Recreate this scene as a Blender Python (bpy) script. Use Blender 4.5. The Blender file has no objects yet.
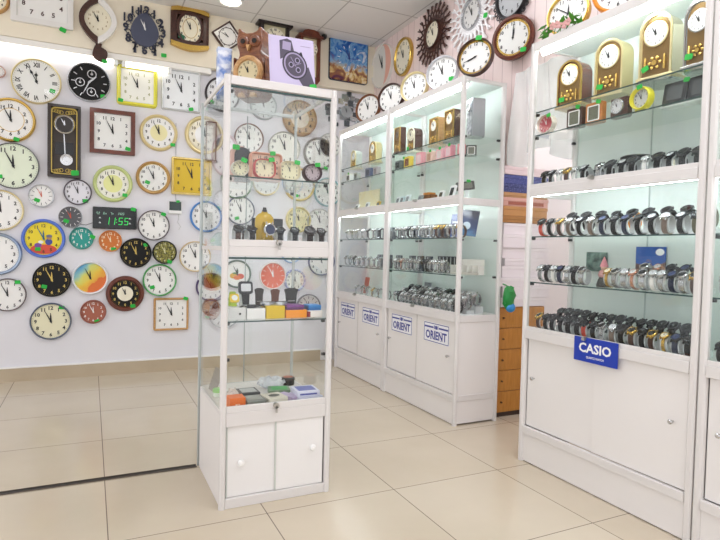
import bpy, bmesh, math, random
from mathutils import Matrix, Vector
random.seed(7)
S = bpy.context.scene
COL = S.collection
PI = math.pi
# ---------------------------------------------------------------- camera (solved from the photograph's vanishing lines)
F = 559.235; PITCH, ROLL, YAW = -0.0361008, 0.0228740, 0.4497179; CH = 1.1
_cy, _sy = math.cos(YAW), math.sin(YAW)
CF = Vector((_sy*math.cos(PITCH), _cy*math.cos(PITCH), math.sin(PITCH)))
_r0 = Vector((_cy, -_sy, 0)); _u0 = _r0.cross(CF)
CR = math.cos(ROLL)*_r0 + math.sin(ROLL)*_u0
CU = -math.sin(ROLL)*_r0 + math.cos(ROLL)*_u0
def ray(x, y): return (x-360)/F*CR - (y-270)/F*CU + CF
def onX(x, y, X): d = ray(x, y)*1.0; d *= X/d.x; d.z += CH; return d
def onY(x, y, Y): d = ray(x, y)*1.0; d *= Y/d.y; d.z += CH; return d
def onZ(x, y, Z): d = ray(x, y)*1.0; d *= (Z-CH)/d.z; d.z += CH; return d
cam = bpy.data.cameras.new('camera'); cam.sensor_width = 36; cam.lens = F/720*36; cam.clip_start = .02
co = bpy.data.objects.new('camera', cam); COL.objects.link(co)
co.matrix_world = Matrix(((CR.x, CU.x, -CF.x, 0), (CR.y, CU.y, -CF.y, 0), (CR.z, CU.z, -CF.z, CH), (0, 0, 0, 1)))
S.camera = co
S.view_settings.view_transform = 'Standard'; S.view_settings.look = 'None'; S.view_settings.gamma = 1
S.view_settings.use_curve_mapping = False; S.view_settings.exposure = 0.46
S.cycles.transparent_max_bounces = 40; S.cycles.max_bounces = 8; S.cycles.diffuse_bounces = 4; S.cycles.glossy_bounces = 4
S.cycles.use_denoising = True; S.cycles.sample_clamp_indirect = 6

# ---------------------------------------------------------------- materials
def lin(h):
    h = h.lstrip('#'); o = []
    for i in (0, 2, 4):
        c = int(h[i:i+2], 16)/255
        o.append(c/12.92 if c <= .04045 else ((c+.055)/1.055)**2.4)
    return (*o, 1)
_M = {}
def mat(h, rough=.5, metal=0.0, coat=0.0, emit=0.0, spec=.5):
    k = (h, rough, metal, coat, emit, spec)
    if k in _M: return _M[k]
    m = bpy.data.materials.new('m_%d' % len(_M)); m.use_nodes = True
    b = m.node_tree.nodes['Principled BSDF']; c = lin(h)
    b.inputs['Base Color'].default_value = c; b.inputs['Roughness'].default_value = rough
    b.inputs['Metallic'].default_value = metal; b.inputs['Coat Weight'].default_value = coat
    b.inputs['Specular IOR Level'].default_value = spec
    if emit: b.inputs['Emission Color'].default_value = c; b.inputs['Emission Strength'].default_value = emit
    _M[k] = m; return m
def noisy(name, h1, h2, scale, rough=.6, metal=0.0, detail=4, stretch=(1, 1, 1), coat=0.0, lo=.35, hi=.65):
    m = bpy.data.materials.new(name); m.use_nodes = True; nt = m.node_tree; b = nt.nodes['Principled BSDF']
    tc = nt.nodes.new('ShaderNodeTexCoord'); mp = nt.nodes.new('ShaderNodeMapping'); mp.inputs['Scale'].default_value = stretch
    nz = nt.nodes.new('ShaderNodeTexNoise'); nz.inputs['Scale'].default_value = scale; nz.inputs['Detail'].default_value = detail
    cr = nt.nodes.new('ShaderNodeValToRGB'); cr.color_ramp.elements[0].position = lo; cr.color_ramp.elements[1].position = hi
    cr.color_ramp.elements[0].color = lin(h1); cr.color_ramp.elements[1].color = lin(h2)
    L = nt.links.new; L(tc.outputs['Object'], mp.inputs['Vector']); L(mp.outputs[0], nz.inputs['Vector']); L(nz.outputs['Fac'], cr.inputs[0]); L(cr.outputs[0], b.inputs['Base Color'])
    b.inputs['Roughness'].default_value = rough; b.inputs['Metallic'].default_value = metal; b.inputs['Coat Weight'].default_value = coat
    return m
def ramp_mat(name, stops, axis_vec, rough=.4, wob=0.0, scale=6):
    """colours printed across a dial along an axis of the object, with a little noise"""
    m = bpy.data.materials.new(name); m.use_nodes = True; nt = m.node_tree; b = nt.nodes['Principled BSDF']; L = nt.links.new
    tc = nt.nodes.new('ShaderNodeTexCoord'); dp = nt.nodes.new('ShaderNodeVectorMath'); dp.operation = 'DOT_PRODUCT'; dp.inputs[1].default_value = axis_vec
    L(tc.outputs['Object'], dp.inputs[0])
    nz = nt.nodes.new('ShaderNodeTexNoise'); nz.inputs['Scale'].default_value = scale; L(tc.outputs['Object'], nz.inputs['Vector'])
    ma = nt.nodes.new('ShaderNodeMath'); ma.operation = 'MULTIPLY_ADD'; ma.inputs[1].default_value = wob; L(nz.outputs['Fac'], ma.inputs[0]); L(dp.outputs['Value'], ma.inputs[2])
    cr = nt.nodes.new('ShaderNodeValToRGB'); e = cr.color_ramp.elements
    e[0].position, e[0].color = stops[0][0], lin(stops[0][1]); e[1].position, e[1].color = stops[-1][0], lin(stops[-1][1])
    for p, c in stops[1:-1]: x = e.new(p); x.color = lin(c)
    L(ma.outputs[0], cr.inputs[0]); L(cr.outputs[0], b.inputs['Base Color']); b.inputs['Roughness'].default_value = rough
    return m
def glass_mat(name, tint, refl=1.0):
    """thin clear pane: see-through, mirror-like at a grazing view (Schlick)"""
    m = bpy.data.materials.new(name); m.use_nodes = True; nt = m.node_tree; nt.nodes.clear(); L = nt.links.new
    o = nt.nodes.new('ShaderNodeOutputMaterial'); mx = nt.nodes.new('ShaderNodeMixShader'); t = nt.nodes.new('ShaderNodeBsdfTransparent'); g = nt.nodes.new('ShaderNodeBsdfGlossy')
    lw = nt.nodes.new('ShaderNodeLayerWeight'); lw.inputs['Blend'].default_value = .5
    pw = nt.nodes.new('ShaderNodeMath'); pw.operation = 'POWER'; pw.inputs[1].default_value = 5; ma = nt.nodes.new('ShaderNodeMath'); ma.operation = 'MULTIPLY_ADD'; ma.inputs[1].default_value = .55; ma.inputs[2].default_value = .02
    t.inputs['Color'].default_value = tint; g.inputs['Roughness'].default_value = .02; g.inputs['Color'].default_value = (refl, refl, refl, 1)
    L(lw.outputs['Facing'], pw.inputs[0]); L(pw.outputs[0], ma.inputs[0]); L(ma.outputs[0], mx.inputs[0])
    L(t.outputs[0], mx.inputs[1]); L(g.outputs[0], mx.inputs[2]); L(mx.outputs[0], o.inputs[0])
    return m
def clear_mat(name, tint, white=.2):
    m = bpy.data.materials.new(name); m.use_nodes = True; nt = m.node_tree; nt.nodes.clear(); L = nt.links.new
    o = nt.nodes.new('ShaderNodeOutputMaterial'); mx = nt.nodes.new('ShaderNodeMixShader'); t = nt.nodes.new('ShaderNodeBsdfTransparent'); p = nt.nodes.new('ShaderNodeBsdfPrincipled')
    t.inputs['Color'].default_value = tint; p.inputs['Base Color'].default_value = tint; p.inputs['Roughness'].default_value = .12; mx.inputs[0].default_value = white
    L(t.outputs[0], mx.inputs[1]); L(p.outputs[0], mx.inputs[2]); L(mx.outputs[0], o.inputs[0])
    return m
WHITE_AL = mat('#dfdbd8', .35); PANEL = mat('#e9e5e2', .42); GLASS = glass_mat('pane_glass', (.985, .993, .989, 1)); GEDGE = mat('#2f4a48', .25)
SHELFG = glass_mat('shelf_glass', (.95, .975, .965, 1)); BLACKP = mat('#17181a', .4); CHROME = mat('#c9c9c9', .18, 1.0); STEEL = mat('#b6b4ae', .3, .9)
STICK = mat('#18b43c', .5); GOLD = mat('#d6b25e', .25, .85); PALEGOLD = mat('#e3d3a0', .28, .7); BLK = mat('#121212', .42, spec=.3); DARKHAND = mat('#101014', .4)
CLEAR = clear_mat('clear_plastic', (.93, .95, .95, 1), .45); WHITEP = mat('#f4f4f2', .4); MINT = mat('#d2dbd5', .5)
TUBE = mat('#f4fbff', .5, emit=16.0)

# ---------------------------------------------------------------- mesh builder
FRONT = Matrix(((1, 0, 0, 0), (0, 0, -1, 0), (0, 1, 0, 0), (0, 0, 0, 1)))   # (x, y, out) -> (x, -out, y)
def T(x, y, z): return Matrix.Translation((x, y, z))
def RZ(a): return Matrix.Rotation(a, 4, 'Z')
def RX(a): return Matrix.Rotation(a, 4, 'X')
def RY(a): return Matrix.Rotation(a, 4, 'Y')
_TX = {}
def text_geo(s):
    if s not in _TX:
        c = bpy.data.curves.new('t', 'FONT'); c.body = s; c.align_x = 'CENTER'; c.size = 1; c.resolution_u = 2; c.offset = .03
        o = bpy.data.objects.new('t', c); me = bpy.data.meshes.new_from_object(o)
        vs = [v.co.copy() for v in me.vertices]; fs = [tuple(p.vertices) for p in me.polygons]
        if vs:
            x0 = min(v.x for v in vs); x1 = max(v.x for v in vs); y0 = min(v.y for v in vs); y1 = max(v.y for v in vs)
            vs = [Vector((v.x-(x0+x1)/2, v.y-(y0+y1)/2, 0))/(y1-y0) for v in vs]
        bpy.data.objects.remove(o); bpy.data.curves.remove(c); bpy.data.meshes.remove(me); _TX[s] = (vs, fs)
    return _TX[s]
class MB:
    def __init__(s, M=None): s.v = []; s.f = []; s.mi = []; s.M = M or Matrix()
    def add(s, vs, fs, mi=0, M=None):
        A = s.M @ M if M else s.M; n = len(s.v)
        s.v += [A @ Vector(v) for v in vs]; s.f += [tuple(i+n for i in f) for f in fs]; s.mi += [mi]*len(fs); return s
    def box(s, x0, x1, y0, y1, z0, z1, mi=0, M=None):
        v = [(x, y, z) for x in (x0, x1) for y in (y0, y1) for z in (z0, z1)]
        return s.add(v, [(0, 1, 3, 2), (4, 6, 7, 5), (0, 4, 5, 1), (2, 3, 7, 6), (0, 2, 6, 4), (1, 5, 7, 3)], mi, M)
    def prism(s, pts, z0, z1, mi=0, M=None):
        n = len(pts); v = [(x, y, z0) for x, y in pts]+[(x, y, z1) for x, y in pts]
        return s.add(v, [tuple(range(n))[::-1], tuple(range(n, 2*n))]+[(i, (i+1) % n, n+(i+1) % n, n+i) for i in range(n)], mi, M)
    def lathe(s, prof, n=24, mi=0, M=None, cap=True):
        v = []; f = []; k = len(prof)
        for r, z in prof: v += [(r*math.cos(2*PI*i/n), r*math.sin(2*PI*i/n), z) for i in range(n)]
        for j in range(k-1): f += [(j*n+i, j*n+(i+1) % n, (j+1)*n+(i+1) % n, (j+1)*n+i) for i in range(n)]
        if cap: f += [tuple(range(n))[::-1], tuple(range((k-1)*n, k*n))]
        return s.add(v, f, mi, M)
    def cyl(s, r, z0, z1, n=16, mi=0, M=None): return s.lathe([(r, z0), (r, z1)], n, mi, M)
    def tube(s, pts, r, n=8, mi=0, M=None, closed=False):
        P = [Vector(p) for p in pts]; k = len(P); v = []; f = []
        for i, p in enumerate(P):
            a = P[(i-1) % k] if (closed or i) else P[0]; b = P[(i+1) % k] if (closed or i < k-1) else P[-1]
            d = (b-a).normalized(); u = d.orthogonal().normalized()
            ref = Vector((0, 0, 1)) if abs(d.z) < .9 else Vector((1, 0, 0)); u = d.cross(ref).normalized(); w = u.cross(d)
            v += [p+r*(math.cos(2*PI*j/n)*u+math.sin(2*PI*j/n)*w) for j in range(n)]
        for i in range(k if closed else k-1):
            q = (i+1) % k
            f += [(i*n+j, i*n+(j+1) % n, q*n+(j+1) % n, q*n+j) for j in range(n)]
        if not closed: f += [tuple(range(n))[::-1], tuple(range((k-1)*n, k*n))]
        return s.add(v, f, mi, M)
    def sphere(s, c, rx, ry, rz, n=14, m=8, mi=0, M=None):
        v = [(c[0], c[1], c[2]-rz)]; f = []
        for j in range(1, m):
            a = -PI/2+PI*j/m
            v += [(c[0]+rx*math.cos(a)*math.cos(2*PI*i/n), c[1]+ry*math.cos(a)*math.sin(2*PI*i/n), c[2]+rz*math.sin(a)) for i in range(n)]
        v.append((c[0], c[1], c[2]+rz)); t = len(v)-1
        f += [(0, 1+(i+1) % n, 1+i) for i in range(n)]
        for j in range(m-2): f += [(1+j*n+i, 1+j*n+(i+1) % n, 1+(j+1)*n+(i+1) % n, 1+(j+1)*n+i) for i in range(n)]
        f += [(t, 1+(m-2)*n+i, 1+(m-2)*n+(i+1) % n) for i in range(n)]
        return s.add(v, f, mi, M)
    def text(s, t, h, M=None, mi=0, sx=1.0):
        vs, fs = text_geo(t); return s.add([(v.x*h*sx, v.y*h, 0) for v in vs], fs, mi, M)
    def sweep(s, shape, prof, mi=0, M=None, cap_back=True):
        n = len(shape(0)); v = []; f = []
        for d, z in prof: v += [(x, y, z) for x, y in shape(d)]
        for j in range(len(prof)-1): f += [(j*n+i, j*n+(i+1) % n, (j+1)*n+(i+1) % n, (j+1)*n+i) for i in range(n)]
        if cap_back: f.append(tuple(range(n))[::-1])
        return s.add(v, f, mi, M)
    def build(s, name, mats, parent=None, bev=0.0, smooth=35, recalc=True):
        me = bpy.data.meshes.new(name); me.from_pydata([tuple(v) for v in s.v], [], s.f)
        for m in (mats if isinstance(mats, (list, tuple)) else [mats]): me.materials.append(m)
        me.polygons.foreach_set('material_index', s.mi)
        if recalc:
            bm = bmesh.new(); bm.from_mesh(me); bmesh.ops.recalc_face_normals(bm, faces=bm.faces); bm.to_mesh(me); bm.free()
        me.shade_smooth(); me.set_sharp_from_angle(angle=math.radians(smooth))
        o = link(name, me, parent)
        if bev:
            b = o.modifiers.new('edge', 'BEVEL'); b.width = bev; b.segments = 2; b.limit_method = 'ANGLE'
        return o
def link(name, me, parent=None):
    o = bpy.data.objects.new(name, me); COL.objects.link(o)
    if parent: o.parent = parent
    return o
def tag(o, label=None, cat=None, group=None, kind=None):
    for k, v in (('label', label), ('category', cat), ('group', group), ('kind', kind)):
        if v: o[k] = v
    return o
USED = {}
def thing(name, label, cat, loc=(0, 0, 0), rz=0.0, group=None, rx=0.0):
    o = bpy.data.objects.new(name, None); o.empty_display_size = .05; COL.objects.link(o); o.location = loc; o.rotation_euler = (rx, 0, rz)
    return tag(o, label, cat, group)
def copy_tree(o, loc, rz, label, group, parent=None):
    c = o.copy(); COL.objects.link(c); c.parent = parent
    if parent is None:
        c.location = loc; c.rotation_euler = (0, 0, rz); tag(c, label, None, group)
    for ch in list(o.children): copy_tree(ch, None, 0, None, None, c)
    return c

# ---------------------------------------------------------------- the setting
YB, YU, XW, ZC, ZU = 5.12, 5.05, 2.55, 3.12, 2.66
def tile_floor():
    m = bpy.data.materials.new('floor_tiles'); m.use_nodes = True; nt = m.node_tree; b = nt.nodes['Principled BSDF']; L = nt.links.new
    g = nt.nodes.new('ShaderNodeTexCoord'); mp = nt.nodes.new('ShaderNodeMapping'); mp.inputs['Location'].default_value = (-.065, -2.21, 0); mp.vector_type = 'POINT'
    br = nt.nodes.new('ShaderNodeTexBrick'); br.offset = 0; br.squash = 1
    for k, v in (('Scale', 1), ('Mortar Size', .0022), ('Mortar Smooth', .2), ('Brick Width', .6), ('Row Height', .6), ('Bias', 0)): br.inputs[k].default_value = v
    br.inputs['Color1'].default_value = lin('#cdc0ab'); br.inputs['Color2'].default_value = lin('#d1c5b1'); br.inputs['Mortar'].default_value = lin('#7d7168')
    nz = nt.nodes.new('ShaderNodeTexNoise'); nz.inputs['Scale'].default_value = 2.2; nz.inputs['Detail'].default_value = 6
    mx = nt.nodes.new('ShaderNodeMix'); mx.data_type = 'RGBA'; mx.blend_type = 'MULTIPLY'; mx.inputs[0].default_value = .35
    cr = nt.nodes.new('ShaderNodeValToRGB'); cr.color_ramp.elements[0].color = (.8, .77, .73, 1); cr.color_ramp.elements[1].color = (1, 1, 1, 1); cr.color_ramp.elements[0].position = .3; cr.color_ramp.elements[1].position = .65
    L(g.outputs['Object'], mp.inputs['Vector']); L(mp.outputs[0], br.inputs['Vector']); L(g.outputs['Object'], nz.inputs['Vector']); L(nz.outputs['Fac'], cr.inputs[0])
    L(br.outputs['Color'], mx.inputs[6]); L(cr.outputs[0], mx.inputs[7]); L(mx.outputs[2], b.inputs['Base Color'])
    b.inputs['Roughness'].default_value = .17; b.inputs['Specular IOR Level'].default_value = .38
    return m
def struct(name, mb, m, bev=0): return tag(mb.build(name, m, None, bev), kind='structure')
FX0, FY0 = -3.2, -2.5
struct('floor', MB().box(FX0, 3.3, FY0, YB+.1, -.1, 0), tile_floor())
struct('wall_back', MB().box(FX0, XW+.1, YB, YB+.1, 0, ZC), noisy('wall_paint', '#e4e3e8', '#e9e8ec', 1.5, .55))
struct('wall_bulkhead', MB().box(FX0, XW, YU, YB-.001, ZU, ZC), noisy('bulkhead_paint', '#f0e6cf', '#f3ead6', 1.2, .6))
# pink slatted panelling on the right-hand wall
def slat_wall():
    m = bpy.data.materials.new('pink_panelling'); m.use_nodes = True; nt = m.node_tree; b = nt.nodes['Principled BSDF']; L = nt.links.new
    tc = nt.nodes.new('ShaderNodeTexCoord'); br = nt.nodes.new('ShaderNodeTexBrick'); br.offset = 0
    sw = nt.nodes.new('ShaderNodeSeparateXYZ'); cb = nt.nodes.new('ShaderNodeCombineXYZ'); L(tc.outputs['Object'], sw.inputs[0]); L(sw.outputs['Y'], cb.inputs[0]); L(sw.outputs['Z'], cb.inputs[1])
    for k, v in (('Scale', 1), ('Mortar Size', .003), ('Mortar Smooth', .3), ('Brick Width', .1), ('Row Height', 4.0)): br.inputs[k].default_value = v
    br.inputs['Color1'].default_value = lin('#ecd6d2'); br.inputs['Color2'].default_value = lin('#efdbd6'); br.inputs['Mortar'].default_value = lin('#c3a9a6')
    L(cb.outputs[0], br.inputs['Vector']); L(br.outputs['Color'], b.inputs['Base Color']); b.inputs['Roughness'].default_value = .3
    return m
struct('wall_right', MB().box(XW, XW+.1, FY0, 1.95, 0, ZC).box(XW, XW+.1, 2.95, YB, 0, ZC).box(XW, XW+.1, 1.95, 2.95, 2.2, ZC), slat_wall())
struct('wall_alcove', MB().box(3.25, 3.3, 1.3, 3.05, 0, 2.6).box(XW+.1, 3.25, 2.99, 3.05, 0, 2.6), noisy('alcove_paint', '#f3e9e8', '#f6eeec', 1.5, .5))
def ceil_mat():
    m = bpy.data.materials.new('ceiling_tiles'); m.use_nodes = True; nt = m.node_tree; b = nt.nodes['Principled BSDF']; L = nt.links.new
    tc = nt.nodes.new('ShaderNodeTexCoord'); mp = nt.nodes.new('ShaderNodeMapping'); mp.inputs['Location'].default_value = (-.09, -.04, 0)
    br = nt.nodes.new('ShaderNodeTexBrick'); br.offset = 0
    for k, v in (('Scale', 1), ('Mortar Size', .006), ('Mortar Smooth', .1), ('Brick Width', .6), ('Row Height', .6)): br.inputs[k].default_value = v
    br.inputs['Color1'].default_value = lin('#efedea'); br.inputs['Color2'].default_value = lin('#f1efed'); br.inputs['Mortar'].default_value = lin('#c2bfbc')
    L(tc.outputs['Object'], mp.inputs['Vector']); L(mp.outputs[0], br.inputs['Vector']); L(br.outputs['Color'], b.inputs['Base Color']); b.inputs['Roughness'].default_value = 1.15
    return m
struct('ceiling', MB().box(FX0, XW+.1, FY0, YB+.1, ZC, ZC+.1), ceil_mat())
bb = MB().box(FX0, 2.05, YB-.014, YB, 0, .105)
struct('baseboard_back', bb, noisy('skirting_tile', '#b9a88f', '#c3b39a', 3, .35))
struct('trim_1', MB().box(FX0, 2.05, YB-.018, YB, .105, .117), mat('#f2f0ee', .4))
# white batten lamp running along under the bulkhead
struct('trim_2', MB().box(FX0, .95, YU+.005, YB-.001, ZU-.05, ZU-.001), mat('#f6f4ee', .4), .004)
t = thing('mounted_tube_lamp', 'short bright fluorescent tube under the beige bulkhead above the yellow-edged clock', 'lamp', (0, YB-.035, ZU-.072))
a0, a1 = onY(124, 58, YB-.07), onY(170, 63, YB-.07)
MB().cyl(.018, a0.x, a1.x, 14, 0, RY(PI/2)).build('tube', mat('#fff6e0', .4, emit=4), t)
for x in (a0.x, a1.x): MB().box(x-.015, x+.015, -.02, .02, -.02, .0215).build('tube_holder', WHITEP, t)
t = thing('mounted_tube_lamp', 'long white fluorescent tube under the bulkhead above the large roman clock', 'lamp', (0, YB-.035, ZU-.072))
a0, a1 = onY(-70, 30, YB-.07), onY(116, 56, YB-.07)
MB().cyl(.016, a0.x, a1.x, 14, 0, RY(PI/2)).build('tube', mat('#fffaf0', .4, emit=3), t)
for x in (a0.x, a1.x): MB().box(x-.015, x+.015, -.02, .02, -.02, .0215).build('tube_holder', WHITEP, t)
# ceiling downlight
dl = thing('ceiling_downlight', 'round recessed downlight in the tiled ceiling above the owl', 'ceiling light', (1.03, 4.69, ZC))
MB().lathe([(.105, 0), (.1, -.012), (.085, -.012), (.08, -.004)], 28, cap=False).build('rim', WHITEP, dl)
MB().cyl(.082, -.006, -.002, 28).build('diffuser', mat('#fff6e6', .5, emit=6), dl)
for x, y in ((-.21, .94), (.99, 2.14), (1.59, .94), (1.59, -.26), (1.59, 3.34)):  # panels out of view, added to light the room
    p = thing('added_ceiling_light', 'added unseen square light panel in the ceiling grid over the floor', 'ceiling light', (x, y, ZC), group='added ceiling fill lights')
    MB().box(-.3, .3, -.3, .3, -.012, 0).build('frame', WHITEP, p)
    MB().box(-.28, .28, -.28, .28, -.016, -.0125).build('diffuser', mat('#f4f7ff', .5, emit=6 if x < 1 else 8.5), p)
t = thing('mounted_tube_lamp', 'added fill tube light on the side wall of the recess behind the box stack', 'lamp', (3.2, 2.3, 1.95))  # fill tube added to brighten the recess
MB().cyl(.018, -.55, .55, 14, 0, RX(PI/2)).build('tube', mat('#f6f8ff', .4, emit=16), t); MB().box(.02, .05, -.58, .58, -.03, .03).build('batten', WHITEP, t)
# world: even ambient fill added through the open sides of the shop
w = bpy.data.worlds.new('world'); S.world = w; w.use_nodes = True
w.node_tree.nodes['Background'].inputs[0].default_value = lin('#f6f6fb'); w.node_tree.nodes['Background'].inputs[1].default_value = 1.15
# black sliding-door channel in the floor
t = thing('floor_track', 'dark metal sliding-door track sunk in the beige tiles beside the glass tower', 'track', (-1.3, 2.835, 0))
MB().box(-1.8, 1.783, -.016, .016, .0, .0015).build('channel', mat('#2c2622', .5), t)
for y in (-.018, .014): MB().box(-1.8, 1.783, y, y+.004, .0, .004).build('rail', mat('#6b625a', .35, .8), t)
# ---------------------------------------------------------------- clocks
def rnd(rx, ry, n=44):
    return lambda d: [((rx-d)*math.cos(2*PI*i/n), (ry-d)*math.sin(2*PI*i/n)) for i in range(n)]
def rrect(w, h, c, n=5):
    def f(d):
        cc = max(c-d, .0006); o = []
        for sx, sy, a0 in ((1, 1, 0), (-1, 1, 90), (-1, -1, 180), (1, -1, 270)):
            for k in range(n):
                a = math.radians(a0+90*k/(n-1)); o.append((sx*(w-d-cc)+cc*math.cos(a), sy*(h-d-cc)+cc*math.sin(a)))
        return o
    return f
ROMAN = ['XII', 'I', 'II', 'III', 'IIII', 'V', 'VI', 'VII', 'VIII', 'IX', 'X', 'XI']
ARAB = ['12'] + [str(i) for i in range(1, 12)]
def dial_marks(rx, ry, style, M, z, k=.8, hh=.19, square=False, ticks=True, only=None):
    """numerals and minute ticks printed on a dial; returns a mesh builder"""
    b = MB(M); hr = min(rx, ry)
    for i in range(12):
        a = PI/2-2*PI*i/12; cx, cy = math.cos(a), math.sin(a)
        if square: s = 1/max(abs(cx), abs(cy)); s = min(s, 1.16); px, py = rx*k*cx*s, ry*k*cy*s
        else: px, py = rx*k*cx, ry*k*cy
        if only and i not in only: continue
        if style == 'arabic': b.text(ARAB[i], hr*hh, T(px, py, z))
        elif style == 'roman': b.text(ROMAN[i], hr*hh*1.1, T(px, py, z) @ RZ(a-PI/2), 0, .75)
        elif style == 'bars': b.box(-hr*.025, hr*.025, -hr*hh*.6, hr*hh*.6, z-.0003, z, 0, T(px, py, 0) @ RZ(a-PI/2))
    if ticks:
        for i in range(60):
            a = PI/2-2*PI*i/60; l = .05 if i % 5 == 0 else .03
            if square: continue
            b.box(-hr*.006, hr*.006, -hr*l, 0, z-.0003, z, 0, T(rx*.97*math.cos(a), ry*.97*math.sin(a), 0) @ RZ(a-PI/2))
    return b
def hand(p, name, ang, length, wid, z, M, m, tail=.18, spade=False):
    wid *= 1.25
    pts = [(-wid*.5, -length*tail), (wid*.5, -length*tail), (wid, 0), (wid*.9, length*.55), (wid*.25, length), (-wid*.25, length), (-wid*.9, length*.55), (-wid, 0)]
    if spade: pts = [(-wid*.5, -length*tail), (wid*.5, -length*tail), (wid*.5, length*.45), (wid*1.9, length*.6), (wid*.4, length*.75), (0, length), (-wid*.4, length*.75), (-wid*1.9, length*.6), (-wid*.5, length*.45)]
    b = MB(M @ T(0, 0, z) @ RZ(-math.radians(ang))); b.prism(pts, 0, .0012)
    b.cyl(wid*1.5, 0, .0016, 12)
    return b.build(name, m, p)
def sticker(p, x, y, z, M, s=.022, m=None):
    b = MB(M @ T(x, y, z) @ RZ(random.uniform(-.4, .4))); b.prism(rrect(s, s*.72, s*.3)(0), 0, .0015)
    return b.build('price_sticker', m or STICK, p)
def face(p, rx, ry, frame_m, fw, dial_m, M=FRONT, depth=.035, shape='round', corner=.03, num='arabic', num_m=DARKHAND, hand_m=DARKHAND, t=(358, 333),
         stick=None, inner=None, k=.79, hh=.2, prof='round', second=None, blobs=None, ring=None, ticks=True, only=None, spade=False, glass=False, stick_s=.02, hand_l=(.5, .76)):
    sh = rnd(rx, ry) if shape == 'round' else rrect(rx, ry, corner)
    if prof == 'round': P = [(0, 0), (0, depth*.55), (fw*.12, depth*.82), (fw*.35, depth), (fw*.62, depth*.97), (fw*.88, depth*.78), (fw, depth*.45)]
    elif prof == 'step': P = [(0, 0), (0, depth*.7), (fw*.1, depth*.8), (fw*.4, depth*.8), (fw*.5, depth), (fw*.75, depth), (fw*.85, depth*.7), (fw, depth*.45)]
    else: P = [(0, 0), (0, depth), (fw*.9, depth), (fw, depth*.45)]
    MB(M).sweep(sh, P).build('frame', frame_m, p)
    z = depth*.47; ix, iy = rx-fw, ry-fw
    dsh = rnd(ix*1.01, iy*1.01) if shape == 'round' else rrect(ix*1.01, iy*1.01, max(corner-fw, .004))
    MB(M).prism(dsh(0), z-.004, z).build('dial', dial_m, p)
    z += .0004
    if inner:   # contrasting inner or outer zones of the dial: (fraction, material)
        for j, (fr, m) in enumerate(inner):
            s2 = rnd(ix*fr, iy*fr) if shape == 'round' else rrect(ix*fr, iy*fr, max(corner-fw, .004)*fr)
            z += .0004; MB(M).prism(s2(0), z-.0003, z).build('dial_zone', m, p)
    if ring:
        for fr, wd, m in ring:
            z += .0003; MB(M).sweep(rnd(ix*fr, iy*fr), [(0, z-.001), (0, z+.0006), (wd, z+.0006), (wd, z-.001)], cap_back=False).build('dial_ring', m, p)
    if blobs:
        b = MB(M); ms = []
        for bx, by, brx, bry, m in blobs:
            z += .0002
            if m not in ms: ms.append(m)
            b.prism(rnd(brx*ix, bry*iy, 18)(0), z-.0003, z, ms.index(m), T(bx*ix, by*iy, 0))
        b.build('dial_picture', ms, p)
    if num: dial_marks(ix, iy, num, M, z+.0006, k, hh, shape != 'round', ticks, only).build('numeral_print', num_m, p)
    hr = min(ix, iy)
    hand(p, 'hour_hand', t[0], hr*hand_l[0], hr*.035, z+.0022, M, hand_m, spade=spade); hand(p, 'minute_hand', t[1], hr*hand_l[1], hr*.025, z+.004, M, hand_m, spade=spade)
    if second is not None:
        b = MB(M @ T(0, 0, z+.0056) @ RZ(-math.radians(second))); b.box(-hr*.008, hr*.008, -hr*.2, hr*.8, 0, .0006); b.build('second_hand', hand_m, p)
    if glass: MB(M).sweep(dsh, [(0, z+.007), (ix*.3, z+.009), (ix*.97, z+.01)], cap_back=False).build('glass', GLASS, p)
    if stick is not None:
        a = PI/2-math.radians(stick[0]); sticker(p, rx*stick[1]*math.cos(a), ry*stick[1]*math.sin(a), depth+.001 if stick[1] > (ix/rx) else z+.002, M, stick_s)
    return z
def wall_box(x0, x1, y0, y1, Y=YB, d=.03):
    """pixel bounds on the photograph -> centre on the wall plane and half sizes"""
    cx, cy = (x0+x1)/2, (y0+y1)/2; Yp = Y-d
    return onY(cx, cy, Yp), abs(onY(x1, cy, Yp).x-onY(x0, cy, Yp).x)/2, abs(onY(cx, y0, Yp).z-onY(cx, y1, Yp).z)/2
def wclock(px, label, frame_m, fw, dial_m, Y=YB, name='wall_clock', square_up=True, group='wall clocks on the back wall', **kw):
    c, rx, ry = wall_box(*px, Y)
    if kw.get('shape', 'round') == 'round' and square_up: rx = ry = (rx+ry)/2
    p = thing(name, label, 'clock', (c.x, Y, c.z), 0, group)
    face(p, rx, ry, frame_m, fw*min(rx, ry), dial_m, **kw)
    return p
W_ = mat('#f3f2ee', .25, coat=.3); CREAM = mat('#f1ead2', .3, coat=.3); IVORY = mat('#ebe6c4', .3, coat=.3); BLACKD = mat('#121211', .35, spec=.25); DKBROWN = noisy('dark_brown_wood', '#3a2019', '#4c2a20', 18, .4, stretch=(1, 1, 6), coat=.1)
REDWOOD = noisy('red_brown_wood', '#572617', '#743620', 14, .35, stretch=(1, 6, 1), coat=.15); OAK = noisy('light_oak_wood', '#b98a4f', '#cc9f63', 16, .4, stretch=(1, 1, 5), coat=.2)
ORGWOOD = noisy('orange_wood', '#b06a2c', '#c47c38', 14, .35, stretch=(1, 1, 5), coat=.2); SILVERF = mat('#c7c9cc', .25, .8); GREYF = mat('#8b8d92', .35, .3); NUMG = mat('#cdb35f', .35, .5)
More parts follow.
